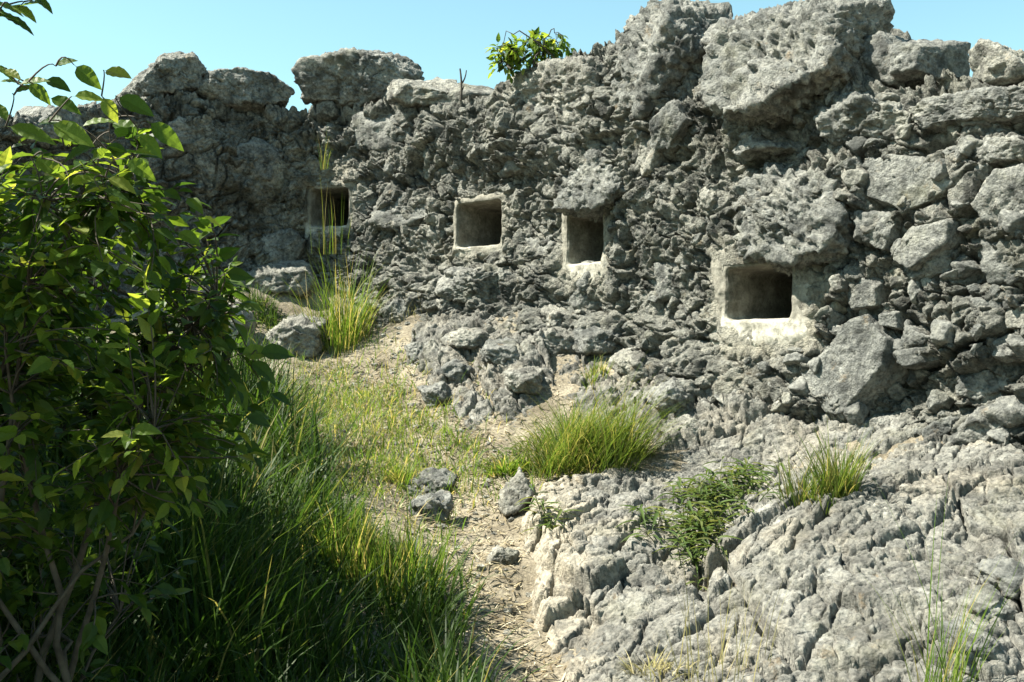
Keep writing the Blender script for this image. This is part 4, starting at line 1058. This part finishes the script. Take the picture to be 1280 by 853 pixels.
def bush(name, base, volumes, size, label, seed, n_parts=300, fixed=(), per_twig=7, group=None, category='bush', leafdata=LEAF, mass_mat=None, stem_r=0.016, stems=9, frame=(-10, 1290, -10, 860)):
    """volumes: (centre, radii, number of twigs); leaves sit alternately along the twigs"""
    r = np.random.default_rng(seed)
    base = np.asarray(base, float)
    root = empty(name, base, label, category, group)
    tb = Tubes(); nodes = []; leaves = []
    tot = sum(v[2] for v in volumes)
    for c, rad, ntw in volumes:
        c = np.asarray(c, float); rad = np.asarray(rad, float)
        for _ in range(max(2, int(round(stems * ntw / tot)))):
            d = r.normal(size=3); d /= np.linalg.norm(d)
            tip = c + d * rad * r.uniform(0.35, 0.8)
            b0 = base + np.r_[r.normal(size=2) * 0.12, 0]
            pts = bez(b0, tip, r.normal(size=3) * 0.10 + np.array([0, 0, 0.12]), 10)
            pts[1:-1] += r.normal(size=(8, 3)) * 0.012
            tb.add(pts, stem_r, stem_r * 0.25, 6); nodes.append(pts[2:])
    N = np.vstack(nodes)
    for c, rad, ntw in volumes:
        c = np.asarray(c, float); rad = np.asarray(rad, float)
        for _ in range(ntw):
            d = r.normal(size=3); d /= np.linalg.norm(d)
            tip = c + d * rad * r.random() ** 0.42
            j = np.argsort(((N - tip) ** 2).sum(1))[r.integers(0, 3)]
            a = N[j]
            if np.linalg.norm(tip - a) > 0.55: a = tip + (a - tip) / np.linalg.norm(tip - a) * 0.55
            pts = bez(a, tip, np.array([0, 0, 0.03]) + r.normal(size=3) * 0.02, 6)
            tb.add(pts, 0.0032, 0.0012, 3)
            ax = tip - a; ax /= np.linalg.norm(ax) + 1e-9
            for k in range(per_twig):
                u = 0.35 + 0.65 * k / (per_twig - 1)
                p = pts[min(5, int(u * 5))] * (1 - (u * 5) % 1) + pts[min(5, int(u * 5) + 1)] * ((u * 5) % 1)
                side = np.cross(ax, [0, 0, 1.0]) * (1 if k % 2 else -1)
                dv = ax * 0.6 + side * r.uniform(0.5, 1.1) + r.normal(size=3) * 0.25 + np.array([0, 0, -0.18])
                if k == per_twig - 1: dv = ax + r.normal(size=3) * 0.2
                up = np.array([0, 0, 1.0]) + r.normal(size=3) * 0.45
                leaves.append((p, dv, up, size * r.uniform(0.6, 1.15)))
    # hand-surveyed leaves on the outer sprigs
    dn = [np.min(((N - f[0]) ** 2).sum(1)) for f in fixed]
    for (p, dv, up, sz) in [fixed[i] for i in np.argsort(dn)]:
        cost = ((N - p) ** 2).sum(1)
        j = np.argmin(cost)
        pts = bez(N[j], np.asarray(p), np.array([r.normal() * 0.012, r.normal() * 0.012, 0.012]), 6)
        tb.add(pts, 0.0024, 0.0012, 3); N = np.vstack([N, pts[2:]])
        add_leaf(root, base, p, dv, up, sz, leafdata[r.integers(len(leafdata))])
    tb.build('branches', M_BARK, root, base)
    P = np.array([l[0] for l in leaves]); px, py = proj(P)
    vis = (px > frame[0]) & (px < frame[1]) & (py > frame[2]) & (py < frame[3]) & (P[:, 1] > 0.3)
    order = np.argsort(np.where(vis, P[:, 1], 1e3 + r.random(len(P))))
    pick = set(order[:min(n_parts - len(fixed), int(vis.sum()))].tolist())
    rest = []
    for i, l in enumerate(leaves):
        if i in pick: add_leaf(root, base, l[0], l[1], l[2], l[3], leafdata[r.integers(len(leafdata))])
        else: rest.append(l)
    if rest: leaf_mass('leaves', rest, mass_mat or M_LEAF_MASS_SHADE, root, base)
    return root

# front bush: sunlit sprigs at its top, dense shaded body
fx = []
rr = np.random.default_rng(3)
for (px, py, ln, ang) in [(83, 78, 26, 20), (109, 95, 40, -40), (149, 93, 38, -15), (168, 131, 48, -25), (80, 129, 40, -20), (109, 119, 36, 5), (37, 163, 56, -10), (88, 166, 56, -25), (161, 160, 46, -15), (206, 167, 50, -35),
                          (187, 180, 36, -40), (129, 187, 40, 15), (61, 207, 42, -25), (102, 223, 34, 30), (151, 229, 38, -20), (136, 136, 34, -60), (143, 240, 34, -10), (153, 257, 36, -15), (238, 297, 34, -25),
                          (17, 93, 26, -30), (42, 102, 36, 10), (73, 105, 34, -20), (48, 115, 34, -40), (30, 110, 30, 25), (120, 152, 40, 20), (60, 150, 40, 170), (100, 190, 44, 200), (30, 190, 44, 160), (175, 210, 40, -30),
                          (320, 440, 40, 10), (345, 440, 44, 5), (285, 468, 44, -20), (300, 492, 40, -50), (242, 492, 30, -70), (200, 440, 40, -30), (330, 462, 40, -30), (250, 440, 44, -15)]:
    d = 2.15 + rr.uniform(-0.12, 0.18) if py < 300 else 2.55
    p = at(px, py, d); sz = ln / F * d * 1.08
    a = R(ang)
    fx.append((p - np.array([math.cos(a), 0, math.sin(a)]) * sz * 0.5, np.array([math.cos(a), rr.uniform(-0.35, 0.35), math.sin(a)]), np.array([rr.normal() * 0.25, -0.85 + rr.normal() * 0.3, 0.75]), sz))
bush('leafy_bush', (-1.25, 2.55, ground_base(-1.25, 2.55)[0]),
     [((-0.92, 2.3, 0.32), (0.26, 0.25, 0.16), 40), ((-1.0, 2.45, 0.08), (0.36, 0.35, 0.26), 120), ((-0.95, 2.5, -0.22), (0.36, 0.40, 0.30), 170), ((-1.5, 2.6, -0.25), (0.6, 0.6, 0.6), 170),
      ((-1.35, 2.7, -0.65), (0.45, 0.5, 0.40), 170), ((-1.5, 2.5, -0.95), (0.35, 0.35, 0.35), 90), ((-1.98, 2.4, 0.50), (0.45, 0.80, 1.1), 900)],  # last lobe lies out of view, added to shade the bush body
     0.064, 'large broad-leaved bush with sunlit pleated leaves at its top', 41, 300, fx, stems=11, stem_r=0.012)
bush('leafy_bush', (-2.2, 4.3, ground_base(-2.2, 4.3)[0]),
     [((-2.45, 4.3, 0.15), (0.65, 0.8, 0.70), 380), ((-1.85, 4.5, -0.25), (0.3, 0.35, 0.35), 80), ((-2.7, 3.3, 0.4), (0.65, 0.9, 0.85), 420), ((-1.95, 3.75, 0.15), (0.36, 0.55, 0.65), 280)],  # last two lobes, mostly out of view, added to shade the bank
     0.085, 'dark dense bush standing behind the large sunlit one', 42, 160, stems=16)
bush('leafy_bush', (-2.2, 6.6, ground_base(-2.2, 6.6)[0]),
     [((-2.2, 6.6, 0.15), (0.26, 0.25, 0.36), 75), ((-1.95, 6.7, 0.30), (0.18, 0.2, 0.30), 30), ((-2.35, 6.4, -0.2), (0.35, 0.3, 0.3), 60)],
     0.085, 'slender light green sapling in front of the shaded wall', 43, 200, stems=7, stem_r=0.008)
# tree behind the upper corner branch; unseen crown lobes added to block light
tfx = []
for (px, py, ln, ang) in [(8, 6, 40, -10), (30, 14, 40, -25), (55, 3, 34, -30), (20, 26, 44, -20), (5, 20, 40, 0), (40, 6, 36, 10), (2, 140, 34, -45), (6, 88, 30, -30), (-8, 12, 40, -15), (12, 100, 30, 10)]:
    p = at(px, py, 2.35); sz = ln / F * 2.35; a = R(ang)
    tfx.append((p - np.array([math.cos(a), 0, math.sin(a)]) * sz * 0.5, np.array([math.cos(a), rr.uniform(-0.3, 0.3), math.sin(a)]), np.array([0.1, -0.5, 0.8]), sz))
bush('shade_crown_tree', (-2.9, 2.5, ground_base(-2.9, 2.5)[0]), [((-3.2, 0.9, 1.9), (1.0, 0.6, 0.6), 160), ((-2.2, 0.2, 2.3), (2.0, 1.3, 0.8), 480), ((-1.15, 2.0, 2.85), (1.25, 1.1, 0.5), 480), ((0.4, 1.5, 3.0), (1.1, 1.2, 0.45), 420), ((-3.15, 3.95, 2.5), (0.5, 0.4, 0.4), 130), ((-3.7, 3.4, 2.5), (0.6, 0.6, 0.4), 150), ((-1.5, 2.37, 0.86), (0.20, 0.12, 0.07), 7)], 0.085,
     'tree with one leafy branch in the upper sky corner, unseen crown added for shade', 44, 60, tfx, stems=18, stem_r=0.03, category='tree')
# shrub growing on the wall crest
wt = at(668, 92, 8.9)
bush('wall_shrub', wt, [(at(655, 68, 8.9), (0.30, 0.2, 0.18), 60), (at(690, 60, 8.9), (0.22, 0.15, 0.13), 26), (at(628, 82, 8.9), (0.14, 0.12, 0.14), 16)], 0.085,
     'small bright green shrub sprouting from the wall crest', 45, 280, stems=9, stem_r=0.008, per_twig=6, category='shrub')
# bare twig on the crest
tb = Tubes(); b0 = at(576, 126, 9.5)
tb.add(bez(b0, at(575, 86, 9.5), (0.01, 0, 0), 6), 0.014, 0.008, 6); tb.add(bez(at(576, 106, 9.5), at(583, 88, 9.5), (0.01, 0, -0.01), 5), 0.009, 0.005, 5); tb.add(bez(at(577, 115, 9.5), at(580, 108, 9.5), (0, 0, 0), 4), 0.008, 0.005, 5)
o = link('bare_twig', mesh_from('bare_twig', np.vstack(tb.V) - b0, np.vstack(tb.F)), M_BARK, None, b0, label='bare forked twig sticking up from the wall crest', category='twig')

# weeds with strap leaves on the outcrop
WLEAF = []
for k in range(3):
    V, f = leaf_mesh('leaf', 5, 0.15, 0.0, 0.35, 0.35 + 0.2 * k, half=1)
    me = mesh_from('leaf', V, f, True); me.materials.append(M_WEED); WLEAF.append(me)
def weed(px, py, spread, stems, per, size, label, seed):
    r = np.random.default_rng(seed); g = drop(px, py)
    root = empty('weed', g, label, 'weed', 'weeds on the rocks'); tb = Tubes()
    for i in range(stems):
        x, y = g[0] + r.normal() * spread[0], g[1] + r.normal() * spread[1]
        b = np.array([x, y, surf_z(x, y)[0] - 0.01]); h = r.uniform(0.05, 0.17)
        tip = b + np.array([r.normal() * 0.05, r.normal() * 0.05 - 0.02, h])
        tb = Tubes(); tb.add(bez(b, tip, (0, 0, 0.01), 4), 0.003, 0.0015, 4); tb.build('stem', M_WEED, root, g)
        for k in range(per):
            a = k * 2.4 + r.uniform(0, 0.6); u = 0.25 + 0.75 * k / max(1, per - 1)
            add_leaf(root, g, b + (tip - b) * u, (math.cos(a), math.sin(a), r.uniform(0.1, 0.9)), (r.normal() * 0.2, r.normal() * 0.2, 1.0), size * r.uniform(0.6, 1.15), WLEAF[r.integers(3)])
weed(872, 668, (0.15, 0.15), 36, 8, 0.14, 'leafy green weeds in the cleft of the bedrock slab', 61)
weed(915, 625, (0.18, 0.10), 30, 8, 0.13, 'leafy weeds beside the bright tuft under the wide loophole', 62)
weed(868, 715, (0.05, 0.06), 8, 7, 0.10, 'lowest small weeds in the cleft of the slab', 63)
weed(684, 655, (0.05, 0.06), 9, 8, 0.12, 'small rosette weed on the edge of the pale slab', 64)
weed(640, 575, (0.09, 0.06), 9, 7, 0.11, 'bright weeds among the grass above the pointed path rock', 65)
weed(330, 395, (0.12, 0.06), 8, 7, 0.12, 'dark leafy weeds between the rocks below shaded wall', 66)
